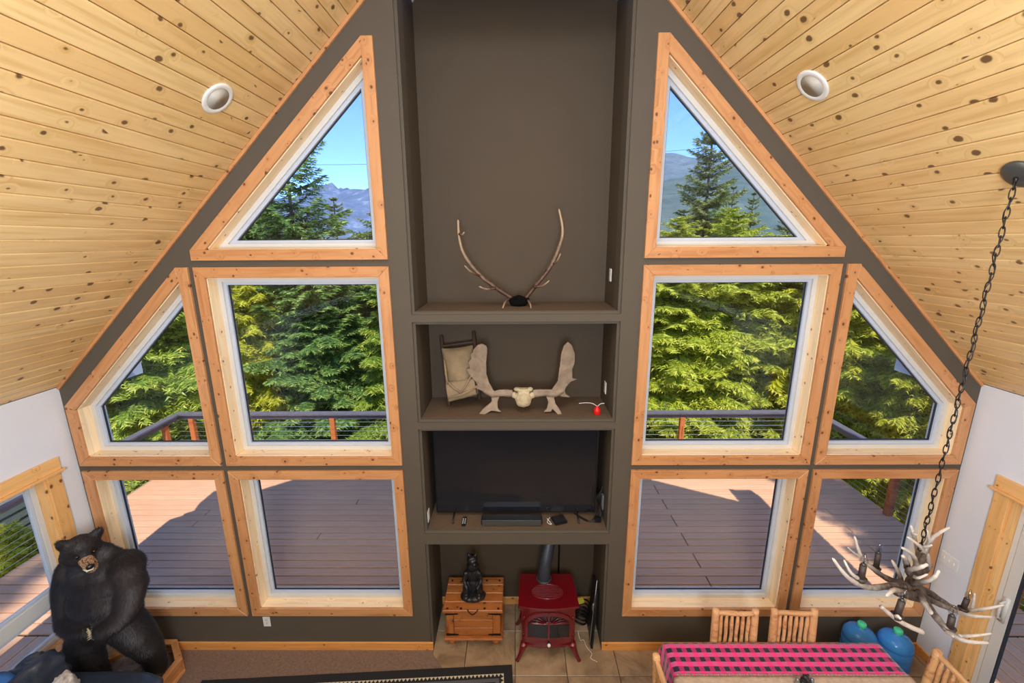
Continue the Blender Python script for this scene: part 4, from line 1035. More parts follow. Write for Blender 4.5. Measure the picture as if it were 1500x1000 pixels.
# ---- old pack
t = thing('canvas_pack', 'old khaki canvas pack on a dark frame leaning in the shelf corner', 'backpack', (-.55, .4, 2.545))
PL, PR_, PBR, PBL = [Vector(p) for p in ((-.72, .42, 3.10), (-.42, .44, 3.13), (-.37, .36, 2.66), (-.64, .33, 2.60))]
mb = MB(); mb.tube([(-.735, .50, 3.21), (-.655, .33, 2.548)], .017, 8); mb.obj('frame_post', M['packwood'], t, True)
mb = MB(); mb.tube([(-.415, .50, 3.25), (-.36, .36, 2.60)], .017, 8); mb.obj('frame_post', M['packwood'], t, True)
for a in (.15, .85):
    A_ = Vector((-.735, .50, 3.21)).lerp(Vector((-.655, .33, 2.548)), a); B_ = Vector((-.415, .50, 3.25)).lerp(Vector((-.36, .36, 2.60)), a)
    MB().tube([A_, B_], .013, 8).obj('frame_rung', M['packwood'], t, True)
def packpt(u, v, d):
    a = PL.lerp(PR_, u); b = PBL.lerp(PBR, u); p = a.lerp(b, v); return p+Vector((0, -d, -.01*math.sin(u*PI)*(1-v)))
V = []; F = []; nu, nv = 22, 30
for sgn in (0, 1):
    for j in range(nv+1):
        for i in range(nu+1):
            u, v = i/nu, j/nv; e = (math.sin(PI*u)**.45)*(math.sin(PI*v)**.45)
            d = (.10*e+.018*e*noise.noise(Vector((u*5, v*6, 2)))+.02*e*math.sin(v*9+u*3)*.6) if sgn else 0.0
            V.append(packpt(u, v, d))
off = (nu+1)*(nv+1)
for sgn in (0, 1):
    for j in range(nv):
        for i in range(nu):
            a = sgn*off+j*(nu+1)+i; F.append((a, a+1, a+nu+2, a+nu+1))
mb = MB(); mb.add(V, F); mb.obj('bag_body', M['canvas'], t, True)
V = []; F = []
for j in range(9):
    for i in range(nu+1):
        u, v = i/nu, .58+j/8*.36; p = packpt(u*.96+.02, v, .118+.018*math.sin(j/8*PI)+.008*noise.noise(Vector((u*8, v*8, 0)))); V.append(p)
for j in range(8):
    for i in range(nu): a = j*(nu+1)+i; F.append((a, a+1, a+nu+2, a+nu+1))
mb = MB(); mb.add(V, F); o = mb.obj('lower_pocket', M['canvas'], t, True); s_ = o.modifiers.new('s', 'SOLIDIFY'); s_.thickness = .012
for pts in (((.1, .55), (.5, .80)), ((.9, .52), (.45, .82)), ((.05, .86), (.97, .78)), ((.12, .15), (.10, .6))):
    a = packpt(*pts[0], .135); b = packpt(*pts[1], .15); mid = (a+b)/2+Vector((0, -.008, -.01))
    MB().tube([a, mid, b], [.009, .011, .008], 6).obj('strap', M['canvas'], t, True)
# ---- red bottle with two pale wires
t = thing('red_bottle', 'small red bottle with two curved pale wires at the right of the middle shelf', 'bottle', (.745, .12, 2.545))
MB().lathe([(.0, 0), (.030, .001), (.033, .006), (.033, .045), (.026, .058), (.016, .066), (.014, .078), (.0, .08)], (.745, .12, 2.545), 20).obj('body', M['brassred'], t, True)
P, R = catmull([(.745, .12, 2.62), (.70, .12, 2.648), (.64, .12, 2.655), (.575, .12, 2.65)], [.003]*4); MB().tube(P, R, 6).obj('wire', M['white'], t, True)
P, R = catmull([(.747, .12, 2.62), (.775, .12, 2.645), (.81, .12, 2.65)], [.003]*3); MB().tube(P, R, 6).obj('wire', M['white'], t, True)
# ---- chest
CX, CY, CWd, CDp = -.452, .235, .56, .40
t = thing('wooden_chest', 'rustic wooden chest with black iron straps in the floor niche', 'chest', (CX, CY, 0))
for sx in (-1, 1):
    for sy in (-1, 1):
        MB().lathe([(.030, 0), (.042, .015), (.045, .035), (.036, .055), (.028, .062), (.044, .075), (.044, .088)], (CX+sx*(CWd/2-.05), CY+sy*(CDp/2-.05), 0), 16).obj('foot', M['chest'], t, True)
MB().box((CX, CY, .102), (CWd+.05, CDp+.05, .028)).obj('plinth', M['chest'], t, bevel=.008, seg=3)
MB().box((CX, CY, .272), (CWd-.045, CDp-.045, .31)).obj('carcass', M['chest'], t, bevel=.002)
yf = CY-CDp/2
for k in range(3):
    z0 = .122+k*.098; board('front_plank', [(CX-.20, yf+.012, z0), (CX+.20, yf+.012, z0), (CX+.20, yf+.012, z0+.095), (CX-.20, yf+.012, z0+.095)], (0, -1, 0), .02, M['chest'], t, .003)
for s in (-1, 1):
    x0 = CX+s*.24; board('corner_board', [(x0-.038, yf, .118), (x0-.038, yf, .424), (x0+.038, yf, .424), (x0+.038, yf, .118)], (0, -1, 0), .03, M['chest'], t, .004)
for s in (-1, 1):
    for (z0, z1) in ((.118, .424),):
        X = CX+s*(CWd/2-.008); P = [(X, CY-CDp/2+.03, z0), (X, CY+CDp/2-.03, z0), (X, CY+CDp/2-.03, z1), (X, CY-CDp/2+.03, z1)]
        if s < 0: P = [P[1], P[0], P[3], P[2]]
        board('side_board', P, (s, 0, 0), .02, M['chest'], t, .003)
for k in range(4):
    a = CY-CDp/2-.025+k*.1125; P = [(CX-.305, a+.001, .468), (CX+.305, a+.001, .468), (CX+.305, a+.111, .468), (CX-.305, a+.111, .468)]
    board('lid_plank', P, (0, 0, 1), .034, M['chest'], t, .007)
for s in (-1, 1):
    for z in (.405, .150):
        mb = MB(); mb.prism([(0, -.011), (.07, -.009), (.13, -.002), (.13, .004), (.07, .010), (0, .012)], 0, .006, lambda x, zz, d, s=s, z=z: (CX+s*(.282-x), yf-.006+d-.001, z+zz)); mb.obj('iron_strap', M['iron'], t)
for x in (-.26, -.12, .12, .26):
    for yy in (CY-.20, CY+.17): MB().lathe([(.013, 0), (.010, .005), (.0, .008)], (CX+x, yy, .469), 10).obj('nail', M['iron'], t, True)
P, R = catmull([(CX-.055, yf-.012, .470), (CX-.03, yf-.035, .45), (CX, yf-.04, .435), (CX+.03, yf-.035, .45), (CX+.055, yf-.012, .470)], [.006]*5); MB().tube(P, R, 8).obj('lid_handle', M['iron'], t, True)
# ---- black bear statue
SX, SY, SZ = -.46, .18, .470
K = 1.2
t = thing('bear_statue', 'small black carved bear statue sitting on the wooden chest', 'statue', (SX, SY, SZ))
mb = MB()
for c, r in (((0, 0, .025), (.135, .10, .035)), ((.03, -.02, .04), (.10, .08, .03)), ((-.05, -.03, .035), (.08, .06, .03))): mb.ball(Vector(c)+Vector((SX, SY, SZ)), r)
remesh('base_mound', mb, M['statue'], .008, 3, t, lambda p: .006*noise.noise(p*22))
mb = MB()
for c, r in (((0, .03, .13), (.075, .065, .10)), ((0, .02, .23), (.07, .058, .08)), ((0, .01, .315), (.055, .05, .055)), ((0, 0, .385), (.048, .046, .043)), ((.022, -.045, .372), (.022, .03, .02)),
             ((-.06, -.015, .10), (.035, .05, .06)), ((.06, -.015, .10), (.035, .05, .06)), ((-.06, -.06, .055), (.03, .045, .022)), ((.06, -.06, .055), (.03, .045, .022)),
             ((-.036, .005, .425), (.015, .01, .016)), ((.036, .005, .425), (.015, .01, .016))): mb.ball(Vector((c[0]*1.1, c[1], c[2]*K))+Vector((SX, SY, SZ)), (r[0]*1.15, r[1]*1.1, r[2]*K))
for s in (-1, 1): mb.tube([Vector((SX+s*.068, SY, SZ+.26*K)), Vector((SX+s*.088, SY-.03, SZ+.19*K)), Vector((SX+s*.05, SY-.07, SZ+.13*K))], [.026, .022, .018], 8)
remesh('bear_body', mb, M['statue'], .007, 2, t, lambda p: .004*noise.noise(p*40))
# ---- stove
t = thing('stove', 'small red enamel stove with arched glass door in the floor niche', 'stove', (.315, .12, 0))
sx0, sx1, sy0, sy1 = .045, .575, -.06, .30; cxs = (sx0+sx1)/2
def bow(x): return -.035*(1-((x-cxs)/.30)**2)
xs = [sx0+(sx1-sx0)*i/12 for i in range(13)]
mb = MB(); mb.prism([(x, sy0+bow(x)) for x in xs]+[(sx1, sy1), (sx0, sy1)], .17, .585); mb.obj('firebox', M['stovered'], t, bevel=.004)
e = .035; xt = [sx0-e+(sx1-sx0+2*e)*i/12 for i in range(13)]
mb = MB(); mb.prism([(x, sy0-.035+bow(x)) for x in xt]+[(sx1+e-.02, sy1+.03), (sx0-e+.02, sy1+.03)], .602, .626); mb.obj('top_plate', M['stovered'], t, bevel=.008, seg=3)
mb = MB(); mb.prism([(x, sy0-.018+bow(x)) for x in xt[1:-1]]+[(sx1+.01, sy1+.015), (sx0-.01, sy1+.015)], .583, .604); mb.obj('top_lip', M['stovered'], t, bevel=.005)
mb = MB(); mb.prism([(x, sy0-.022+bow(x)) for x in xt[1:-1]]+[(sx1+.01, sy1+.01), (sx0-.01, sy1+.01)], .150, .172); mb.obj('bottom_plate', M['stovered'], t, bevel=.006)
mb = MB(); mb.prism([(x, sy0-.0+bow(x)) for x in xs[2:-2]]+[(sx1-.1, sy0+.06), (sx0+.1, sy0+.06)], .120, .15); mb.obj('ash_lip', M['stovered'], t, bevel=.005)
for s in (-1, 1):
    for yy, fy in ((sy0-.01, -.05), (sy1-.03, .03)):
        x = cxs+s*.235; MB().tube([(x, yy, .165), (x+s*.02, yy+fy*.3, .12), (x+s*.045, yy+fy*.7, .06), (x+s*.07, yy+fy, .012), (x+s*.075, yy+fy*1.05, .0)], [.042, .034, .022, .018, .022], 10).obj('leg', M['stovered'], t, True)
# vent grille on the top
mb = MB(); P = [(cxs-.0+.165*math.cos(a), .085+.095*math.sin(a), .629) for a in np.linspace(0, 2*PI, 41)]; mb.tube(P, .0045, 6, False)
mb.obj('vent_ring', M['stovered'], t, True)
for k in range(-4, 5):
    yy = .085+k*.020; hw = .165*math.sqrt(max(0, 1-(k*.020/.095)**2)); MB().box((cxs, yy, .629), (2*hw-.01, .006, .007)).obj('vent_slat', M['stovered'], t)
# arched doors
yd = sy0-.052
dx = lambda x: -.004*0
def arch(w, z0, z1, rise, n=16): return [(-w, z0), (w, z0)]+[(w*math.cos(a), z1-rise+rise*math.sin(a)) for a in np.linspace(0, PI, n)]
def bandring(o, i_, y0, y1, name, mat):
    n = len(o); V = []; 
    for P, y in ((o, y0), (i_, y0), (i_, y1), (o, y1)): V += [(cxs+p[0], y+.035+bow(cxs+p[0]), p[1]) for p in P]
    F = []
    for k in range(n):
        j = (k+1) % n; F += [(k, j, n+j, n+k), (n+k, n+j, 2*n+j, 2*n+k), (2*n+k, 2*n+j, 3*n+j, 3*n+k), (3*n+k, 3*n+j, j, k)]
    m = MB(); m.add(V, F); return m.obj(name, mat, t)
DOOR = bandring(arch(.235, .19, .565, .14), arch(.205, .255, .525, .11), yd, yd+.03, 'door_frame', M['stovered'])
V = []; F = []; nn_ = 20
for i in range(nn_+1):
    x = -.206+.412*i/nn_; zt = .415+.112*math.sqrt(max(0, 1-(x/.208)**2))
    for z_ in (.25, zt): V.append((cxs+x, yd+.046+bow(cxs+x), z_))
for i in range(nn_): F.append((2*i, 2*i+2, 2*i+3, 2*i+1))
m = MB(); m.add(V, F); m.obj('door_glass', M['screen'], DOOR)
MB().box((cxs, yd-.004, .385), (.018, .022, .36)).obj('door_astragal', M['stovered'], DOOR, bevel=.004)
for a in np.linspace(.18, PI-.18, 8):
    if abs(a-PI/2) < .1: continue
    p0 = (cxs+.05*math.cos(a), .425+.02*math.sin(a)); p1 = (cxs+.185*math.cos(a), .425+.088*math.sin(a))
    MB().tube([(p0[0], yd+.030+bow(p0[0])+.01, p0[1]), (p1[0], yd+.030+bow(p1[0])+.01, p1[1])], .005, 6).obj('sunburst_bar', M['stovered'], DOOR, True)
P = [(x, yd+.040+bow(x), .425) for x in np.linspace(cxs-.20, cxs+.20, 9)]; MB().tube(P, .006, 6).obj('door_crossbar', M['stovered'], DOOR, True)
P = [(cxs+.05*math.cos(a), yd+.006, .425+.02*math.sin(a)) for a in np.linspace(0, PI, 9)]; MB().tube(P, .005, 6).obj('sunburst_arc', M['stovered'], DOOR, True)
for s in (-1, 1):
    for z in (.27, .47): MB().tube([(cxs+s*.243, yd+.035, z-.018), (cxs+s*.243, yd+.035, z+.018)], .009, 8).obj('hinge', M['stovered'], DOOR, True)
    MB().tube([(cxs+s*.12, yd+.036, .26), (cxs+s*.12, yd+.036, .42)], .002, 4).obj('glass_bar', M['alum'], DOOR)
mb = MB(); mb.tube([(cxs, yd-.015, .235), (cxs, yd-.03, .225)], .008, 8); mb.obj('latch', M['iron'], DOOR, True)
MB().ball((cxs+.002, yd-.042, .222), .017, 10).obj('knob', M['porcelain'], DOOR, True)
mb = MB(); mb.tube([(cxs-.11, .16, .33), (cxs+.06, .14, .35)], .035, 10); mb.tube([(cxs-.02, .2, .30), (cxs+.13, .15, .31)], .03, 10); mb.obj('log_set', M['ash'], t, True)
P, R = catmull([(.285, .262, .626), (.288, .268, .70), (.305, .30, .82), (.35, .40, 1.0), (.37, .50, 1.12), (.375, .53, 1.225)], [.066]*6, 6)
MB().tube(P, R, 20).obj('flue_pipe', M['pipe'], t, True)
MB().lathe([(.07, 0), (.082, .0), (.082, .012), (.07, .014)], (.285, .262, .626), 20).obj('flue_collar', M['pipe'], t, True)
# cables and bits beside the stove
t = thing('wall_conduit', 'thin black conduit running up the back of the floor niche behind the stove', 'conduit', (.475, .56, .094))
MB().tube([(.475, .568, .10), (.475, .568, 1.225)], .010, 8).obj('tube', M['iron'], t, True)
t = thing('folded_stand', 'tall narrow black folded stand leaning on the right side of the floor niche', 'stand', (.80, .1, 0))
board('panel', [(.765, -.0, .004), (.765, .32, .004), (.838, .40, .55), (.838, .18, .55)], (-1, 0, .12), .014, M['blackplastic'], t, .003)
MB().tube([(.765, .01, .004), (.842, .22, .60)], .010, 8).obj('upright', M['iron'], t, True)
MB().tube([(.75, .03, .02), (.81, .17, .40), (.835, .2, .66)], .006, 8).obj('rod', M['alum'], t, True)
MB().ball((.80, .16, .36), (.018, .02, .05), 8).obj('clasp', M['alum'], t, True)
t = thing('cable_coil', 'coil of black cable with a yellow label behind the stove at its right', 'cables', (.70, .35, 0))
for k in range(5):
    P = [(.70+.07*math.cos(a)+.006*k, .34+.06*math.sin(a), .02+.05*k+.015*math.sin(2*a)) for a in np.linspace(0, 2*PI, 17)]; MB().tube(P, .009, 6, False).obj('loop', M['iron'], t, True)
MB().box((.69, .33, .275), (.075, .05, .03), Matrix.Rotation(.3, 3, 'Z')).obj('label', M['paper'], t)
P, R = catmull([(.64, .12, .10), (.66, .08, .03), (.70, .10, .006), (.72, .02, .004), (.76, -.05, .004), (.74, -.10, .004), (.80, -.14, .004)], [.0025]*7); MB().tube(P, R, 5).obj('white_wire', M['white'], t, True)
# ---- rug
c0 = Vector((-.054, -.18, 0)); ux = Vector((-2.95, -.16, 0)).normalized(); uy = Vector((.054, -1, 0)).normalized()
RL, RW = 2.98, 2.1
V = []; F = []; UV = []
nx_, ny_ = 40, 24
for j in range(ny_+1):
    for i in range(nx_+1):
        u, v = RL*i/nx_, RW*j/ny_; p = c0+ux*u+uy*v; V.append((p.x, p.y, .017+.002*noise.noise(p*4))); UV.append((min(u, RL-u), min(v, RW-v)))
for j in range(ny_):
    for i in range(nx_): a = j*(nx_+1)+i; F.append((a, a+1, a+nx_+2, a+nx_+1))
m = MB(); m.add(V, F); me = m.mesh('area_rug', M['rug']); uvl = me.uv_layers.new(name='UVMap')
for lp in me.loops: uvl.data[lp.index].uv = UV[lp.vertex_index]
o = link('area_rug', me); s_ = o.modifiers.new('s', 'SOLIDIFY'); s_.thickness = .012; s_.offset = -1
tag(o, 'black woven rug with a border of cream triangles on the floor', 'rug')
# ================================================================ bear, sofa, table, chairs, chandelier
BX, BY = -3.66, -.50
t = thing('wooden_plinth', 'low octagonal wooden base with rock and bark under the standing bear', 'plinth', (BX, BY, 0))
def octo(hx, hy, c): return [(BX-hx+c, BY-hy), (BX+hx-c, BY-hy), (BX+hx, BY-hy+c), (BX+hx, BY+hy-c), (BX+hx-c, BY+hy), (BX-hx+c, BY+hy), (BX-hx, BY+hy-c), (BX-hx, BY-hy+c)]
O1 = octo(.375, .455, .20)
def obox(i, o_, i_, z0, z1, name, mat, top):
    j = (i+1) % 8
    P = [Vector((o_[i][0], o_[i][1], z0)), Vector((o_[j][0], o_[j][1], z0)), Vector((o_[j][0], o_[j][1], z1)), Vector((o_[i][0], o_[i][1], z1))]
    n = Vector((P[1]-P[0]).cross(Vector((0, 0, 1)))); board(name, P, n, .018, mat, t, .002)
I1 = inset(O1, .045)
for i in range(8):
    obox(i, O1, None, .02, .15, 'side_panel', M['boxwood'], 0)
    j = (i+1) % 8; O2 = inset(O1, -.012)
    board('top_rim', [(O2[i][0], O2[i][1], .162), (O2[j][0], O2[j][1], .162), (I1[j][0], I1[j][1], .162), (I1[i][0], I1[i][1], .162)], (0, 0, 1), .016, M['boxwood'], t, .003)
    O3 = inset(O1, -.016); P = [Vector((O3[i][0], O3[i][1], 0)), Vector((O3[j][0], O3[j][1], 0)), Vector((O3[j][0], O3[j][1], .035)), Vector((O3[i][0], O3[i][1], .035))]
    board('base_moulding', P, (P[1]-P[0]).cross(Vector((0, 0, 1))), .015, M['boxwood'], t, .003)
V = [(BX, BY, .16)]; F = []
nr, na = 10, 32
for r in range(1, nr+1):
    for a in range(na):
        g = 2*PI*a/na; rr = r/nr; x = .325*rr*math.cos(g); y = .40*rr*math.sin(g)
        k = max(abs(x)/.325, abs(y)/.40); k2 = (abs(x)+abs(y))/.53; q = min(1, .98/max(k, k2, .98)); x *= q; y *= q
        V.append((BX+x, BY+y, .145+.022*noise.noise(Vector((x*9, y*9, 1)))+.01*noise.noise(Vector((x*30, y*30, 1)))))
for a in range(na): F.append((0, 1+a, 1+(a+1) % na))
for r in range(nr-1):
    for a in range(na): F.append((1+r*na+a, 1+(r+1)*na+a, 1+(r+1)*na+(a+1) % na, 1+r*na+(a+1) % na))
m = MB(); m.add(V, F); m.obj('ground_cover', M['rock'], t, True)
mb = MB(); mb.tube([(-3.84, -.66, .19), (-3.70, -.50, .21), (-3.52, -.38, .205)], [.06, .075, .055], 9)
remesh('bark_log', mb, M['rock'], .010, 2, t, lambda p: .022*noise.noise(p*26)+.008*noise.noise(p*60))
# ---- the bear
t = thing('standing_bear', 'full size black bear mount standing upright on a plinth in the corner', 'bear mount', (BX, BY, .15))
mb = MB()
def bl(c, r): mb.ball(c, r, 10)
bl((-3.60, -.50, .86), (.22, .18, .13)); bl((-3.575, -.50, .96), (.25, .20, .20)); bl((-3.585, -.49, 1.13), (.265, .205, .20)); bl((-3.585, -.47, 1.28), (.27, .19, .18)); bl((-3.60, -.46, 1.40), (.225, .165, .14))
bl((-3.40, -.44, 1.38), (.14, .14, .12)); bl((-3.80, -.46, 1.36), (.14, .14, .13)); bl((-3.63, -.47, 1.49), (.15, .14, .12))
HD = Vector((-3.665, -.50, 1.60)); FD = Vector((.80, -.58, -.10)).normalized()      # the way the head looks
FU = Vector((.22, -.06, 1)); FU = (FU-FD*FU.dot(FD)).normalized(); FS = FD.cross(FU).normalized()
HR = Matrix((FS, FD, FU)).transposed()
def hp(s, f, u): return HD+FS*s+FD*f+FU*u
mb.ball(HD, (.125, .135, .112), 12, HR); mb.ball(hp(0, .05, .035), (.095, .09, .07), 10, HR); mb.ball(hp(0, .06, -.03), (.10, .085, .06), 10, HR)
mb.ball(hp(.075, -.0, -.03), (.06, .08, .07), 10, HR); mb.ball(hp(-.075, -.0, -.03), (.06, .08, .07), 10, HR)
mb.tube([hp(0, .09, -.005), hp(0, .18, -.022), hp(0, .235, -.028)], [.058, .043, .031], 12)
mb.tube([hp(0, .07, -.062), hp(0, .14, -.080), hp(0, .20, -.084)], [.042, .03, .021], 10)
for s in (-1, 1):
    mb.tube([hp(s*.085, -.025, .055), hp(s*.112, -.032, .092), hp(s*.124, -.034, .115)], [.040, .042, .028], 10)
# arms
mb.tube([(-3.83, -.47, 1.36), (-3.865, -.50, 1.22), (-3.85, -.55, 1.08), (-3.82, -.60, .99)], [.115, .11, .10, .088], 14)
mb.tube([(-3.84, -.57, 1.02), (-3.78, -.64, .985), (-3.68, -.69, .985), (-3.59, -.71, .995), (-3.54, -.715, 1.0)], [.09, .085, .072, .058, .045], 14)
mb.tube([(-3.38, -.46, 1.36), (-3.315, -.50, 1.24), (-3.32, -.56, 1.11), (-3.36, -.61, 1.02)], [.12, .108, .092, .08], 14)
mb.tube([(-3.34, -.60, 1.05), (-3.40, -.66, .99), (-3.46, -.695, .97), (-3.50, -.71, .975)], [.08, .072, .058, .042], 14)
# legs
mb.tube([(-3.46, -.50, .84), (-3.39, -.49, .70), (-3.36, -.46, .56), (-3.37, -.41, .40), (-3.39, -.38, .25), (-3.39, -.38, .20)], [.15, .135, .112, .088, .078, .07], 16)
mb.tube([(-3.72, -.51, .84), (-3.80, -.54, .70), (-3.83, -.54, .56), (-3.83, -.52, .40), (-3.83, -.50, .25), (-3.83, -.50, .20)], [.155, .14, .12, .10, .085, .075], 16)
for x, y in ((-3.39, -.40), (-3.83, -.52)):
    mb.ball((x, y-.03, .185), (.065, .12, .045), 10)
body = remesh('body', mb, M['bearskin'], .016, 4, t, lambda p: .006*noise.noise(p*9))
# fur: short hairs combed down over the body
me = body.data; me.calc_loop_triangles(); nt = len(me.loop_triangles)
co = np.empty(len(me.vertices)*3, 'f'); me.vertices.foreach_get('co', co); co = co.reshape(-1, 3)
tv = np.empty(nt*3, 'i'); me.loop_triangles.foreach_get('vertices', tv); tv = tv.reshape(-1, 3)
A_, B_, C_ = co[tv[:, 0]], co[tv[:, 1]], co[tv[:, 2]]; cr = np.cross(B_-A_, C_-A_); ar = np.linalg.norm(cr, axis=1); nn = cr/(ar[:, None]+1e-12)
NH = 150000; pick = rng.choice(nt, NH, p=ar/ar.sum()); r1 = np.sqrt(rng.random(NH)); r2 = rng.random(NH)
P = A_[pick]*(1-r1)[:, None]+B_[pick]*(r1*(1-r2))[:, None]+C_[pick]*(r1*r2)[:, None]; n_ = nn[pick]
hd = np.array(HD); muz = np.array(hp(0, .205, -.04)); dm = np.linalg.norm(P-muz, axis=1); dh = np.linalg.norm(P-hd, axis=1)
down = np.array([0, 0, -1.])+np.zeros_like(P)
away = P-np.array(hp(0, .22, -.02)); away /= np.linalg.norm(away, axis=1)[:, None]; wgt = np.clip((.30-dh)/.12, 0, 1)[:, None]
comb = down*(1-wgt)+away*wgt; comb -= n_*(comb*n_).sum(1)[:, None]; comb /= np.linalg.norm(comb, axis=1)[:, None]+1e-6
cl = np.array([noise.noise(Vector((float(a)*12, float(b)*12, float(c)*12))) for a, b, c in P[::10]]).repeat(10)[:NH]
d = comb*.9+n_*(.34+.1*cl[:, None])+rng.normal(size=P.shape)*.13; d /= np.linalg.norm(d, axis=1)[:, None]
ln = np.where(dm < .12, .006, np.where(dh < .17, .014, .032))*(.7+.6*rng.random(NH))
sd = np.cross(d, n_); sd /= np.linalg.norm(sd, axis=1)[:, None]+1e-9
wd = np.where(dm < .12, .0018, .0022)
T = np.stack([P-sd*wd[:, None], P+sd*wd[:, None], P+d*ln[:, None]], 1).astype('f')
fm = bpy.data.meshes.new('fur'); fm.vertices.add(3*NH); fm.vertices.foreach_set('co', T.reshape(-1)); fm.loops.add(3*NH)
fm.loops.foreach_set('vertex_index', np.arange(3*NH, dtype='i')); fm.polygons.add(NH); fm.polygons.foreach_set('loop_start', np.arange(NH, dtype='i')*3); fm.update(calc_edges=True)
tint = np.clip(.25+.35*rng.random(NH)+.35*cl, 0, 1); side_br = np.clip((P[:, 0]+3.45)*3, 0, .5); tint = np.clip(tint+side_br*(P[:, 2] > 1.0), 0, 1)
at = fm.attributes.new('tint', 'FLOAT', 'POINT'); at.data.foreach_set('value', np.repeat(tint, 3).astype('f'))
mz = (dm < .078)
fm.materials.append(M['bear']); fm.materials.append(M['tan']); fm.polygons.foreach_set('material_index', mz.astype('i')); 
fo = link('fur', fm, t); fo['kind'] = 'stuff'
mb = MB(); mb.ball(hp(0, .262, -.012), (.027, .018, .021), 10, HR); mb.obj('nose', M['nose'], t, True)
for s in (-1, 1): MB().ball(hp(s*.050, .135, .030), .015, 10).obj('eye', M['eye'], t, True)
mb = MB(); mb.tube([hp(-.030, .20, -.058), hp(-.015, .238, -.060), hp(.015, .238, -.060), hp(.030, .20, -.058)], .0075, 8)
for s in (-1, 1): mb.tube([hp(s*.02, .232, -.050), hp(s*.02, .236, -.074)], [.005, .001], 6)
mb.obj('teeth', M['teeth'], t, True)
mb = MB(); mb.tube([hp(0, .12, -.060), hp(0, .222, -.068)], [.028, .022], 8); mb.obj('mouth', M['nose'], t, True)
for bx, by, bz, dx, dy in ((-3.53, -.725, .995, .05, -.02), (-3.50, -.715, .975, -.045, -.02)):
    for k in range(5):
        o = (k-2)*.017; P, R = catmull([(bx, by, bz+o), (bx+dx*.6, by-.018, bz+o*1.1-.004), (bx+dx, by-.022, bz+o*1.1-.016)], [.0065, .005, .001]); MB().tube(P, R, 6).obj('claw', M['bone'], t, True)
for x, y in ((-3.39, -.55), (-3.83, -.67)):
    for k in range(5):
        o = (k-2)*.024; P, R = catmull([(x+o, y+.03, .195), (x+o, y-.01, .195), (x+o*1.1, y-.035, .172)], [.007, .005, .001]); MB().tube(P, R, 6).obj('claw', M['bone'], t, True)
# ---- sofa
t = thing('leather_sofa', 'black leather sofa along the left wall in front of the bear', 'sofa', (-3.45, -1.9, 0))
def cushion(c, d, R=None, puff=.25, name='cushion', mat='leather', seed=0, wr=.008):
    V = []; F = []; n = 20
    bm = bmesh.new(); bmesh.ops.create_cube(bm, size=2); bmesh.ops.subdivide_edges(bm, edges=bm.edges, cuts=11, use_grid_fill=True)
    for v in bm.verts:
        p = v.co.copy(); q = Vector([math.copysign(abs(a)**1.0, a) for a in p])
        l4 = (abs(p.x)**5+abs(p.y)**5+abs(p.z)**5)**.2
        q = p/l4 if l4 > 0 else p
        v.co = q
    me = bpy.data.meshes.new(name); bm.to_mesh(me); bm.free()
    for v in me.vertices:
        p = v.co; w_ = noise.noise(Vector((p.x*2.3+seed, p.y*2.3, p.z*2.3)))*wr*3+noise.noise(Vector((p.x*7+seed, p.y*3, p.z*7)))*wr
        q = Vector((p.x*d[0]/2, p.y*d[1]/2, p.z*d[2]/2)); q += q.normalized()*w_
        v.co = (R @ q if R else q)+Vector(c)
    me.materials.append(M[mat]); me.shade_smooth(); return me
R1 = Matrix.Rotation(-.22, 3, 'Y')
link('arm', cushion((-3.34, -.97, .38), (.92, .26, .60), None, name='arm', wr=.006), t)
link('arm', cushion((-3.34, -.97, .62), (.98, .33, .20), None, name='arm', seed=3, wr=.006), t)
for k in range(3):
    y = -1.36-.58*k
    link('back_cushion', cushion((-3.76, y+.03, .66), (.30, .60, .62), R1, name='back_cushion', seed=5+k, wr=.014), t)
    link('seat_cushion', cushion((-3.30, y, .36), (.72, .56, .26), None, name='seat_cushion', seed=9+k, wr=.01), t)
link('back_cushion', cushion((-3.74, -1.02, .76), (.30, .40, .42), R1, name='back_cushion', seed=15, wr=.016), t)
link('base', cushion((-3.42, -1.85, .14), (.95, 1.95, .22), None, name='base', seed=2, wr=.002), t)
o = link('fur_pillow', cushion((-3.43, -1.07, .74), (.14, .30, .30), Matrix.Rotation(.7, 3, 'Z') @ Matrix.Rotation(.5, 3, 'X'), name='fur_pillow', mat='fur_pillow', seed=20, wr=.012))
tag(o, 'small grey fur cushion leaning against the sofa back by the arm', 'cushion')
V = []; F = []
for j in range(13):
    for i in range(13):
        x = -3.98+.28*i/12; y = -1.62+.56*j/12; V.append((x, y, 1.0+.02*noise.noise(Vector((x*9, y*9, 5)))-.9*(x+3.84)**2*6))
for j in range(12):
    for i in range(12): a = j*13+i; F.append((a, a+1, a+14, a+13))
m = MB(); m.add(V, F); o = m.obj('throw_blanket', M['bluecloth'], None, True); s_ = o.modifiers.new('s', 'SOLIDIFY'); s_.thickness = .02
tag(o, 'blue cloth draped over the top of the sofa back by the window', 'blanket')
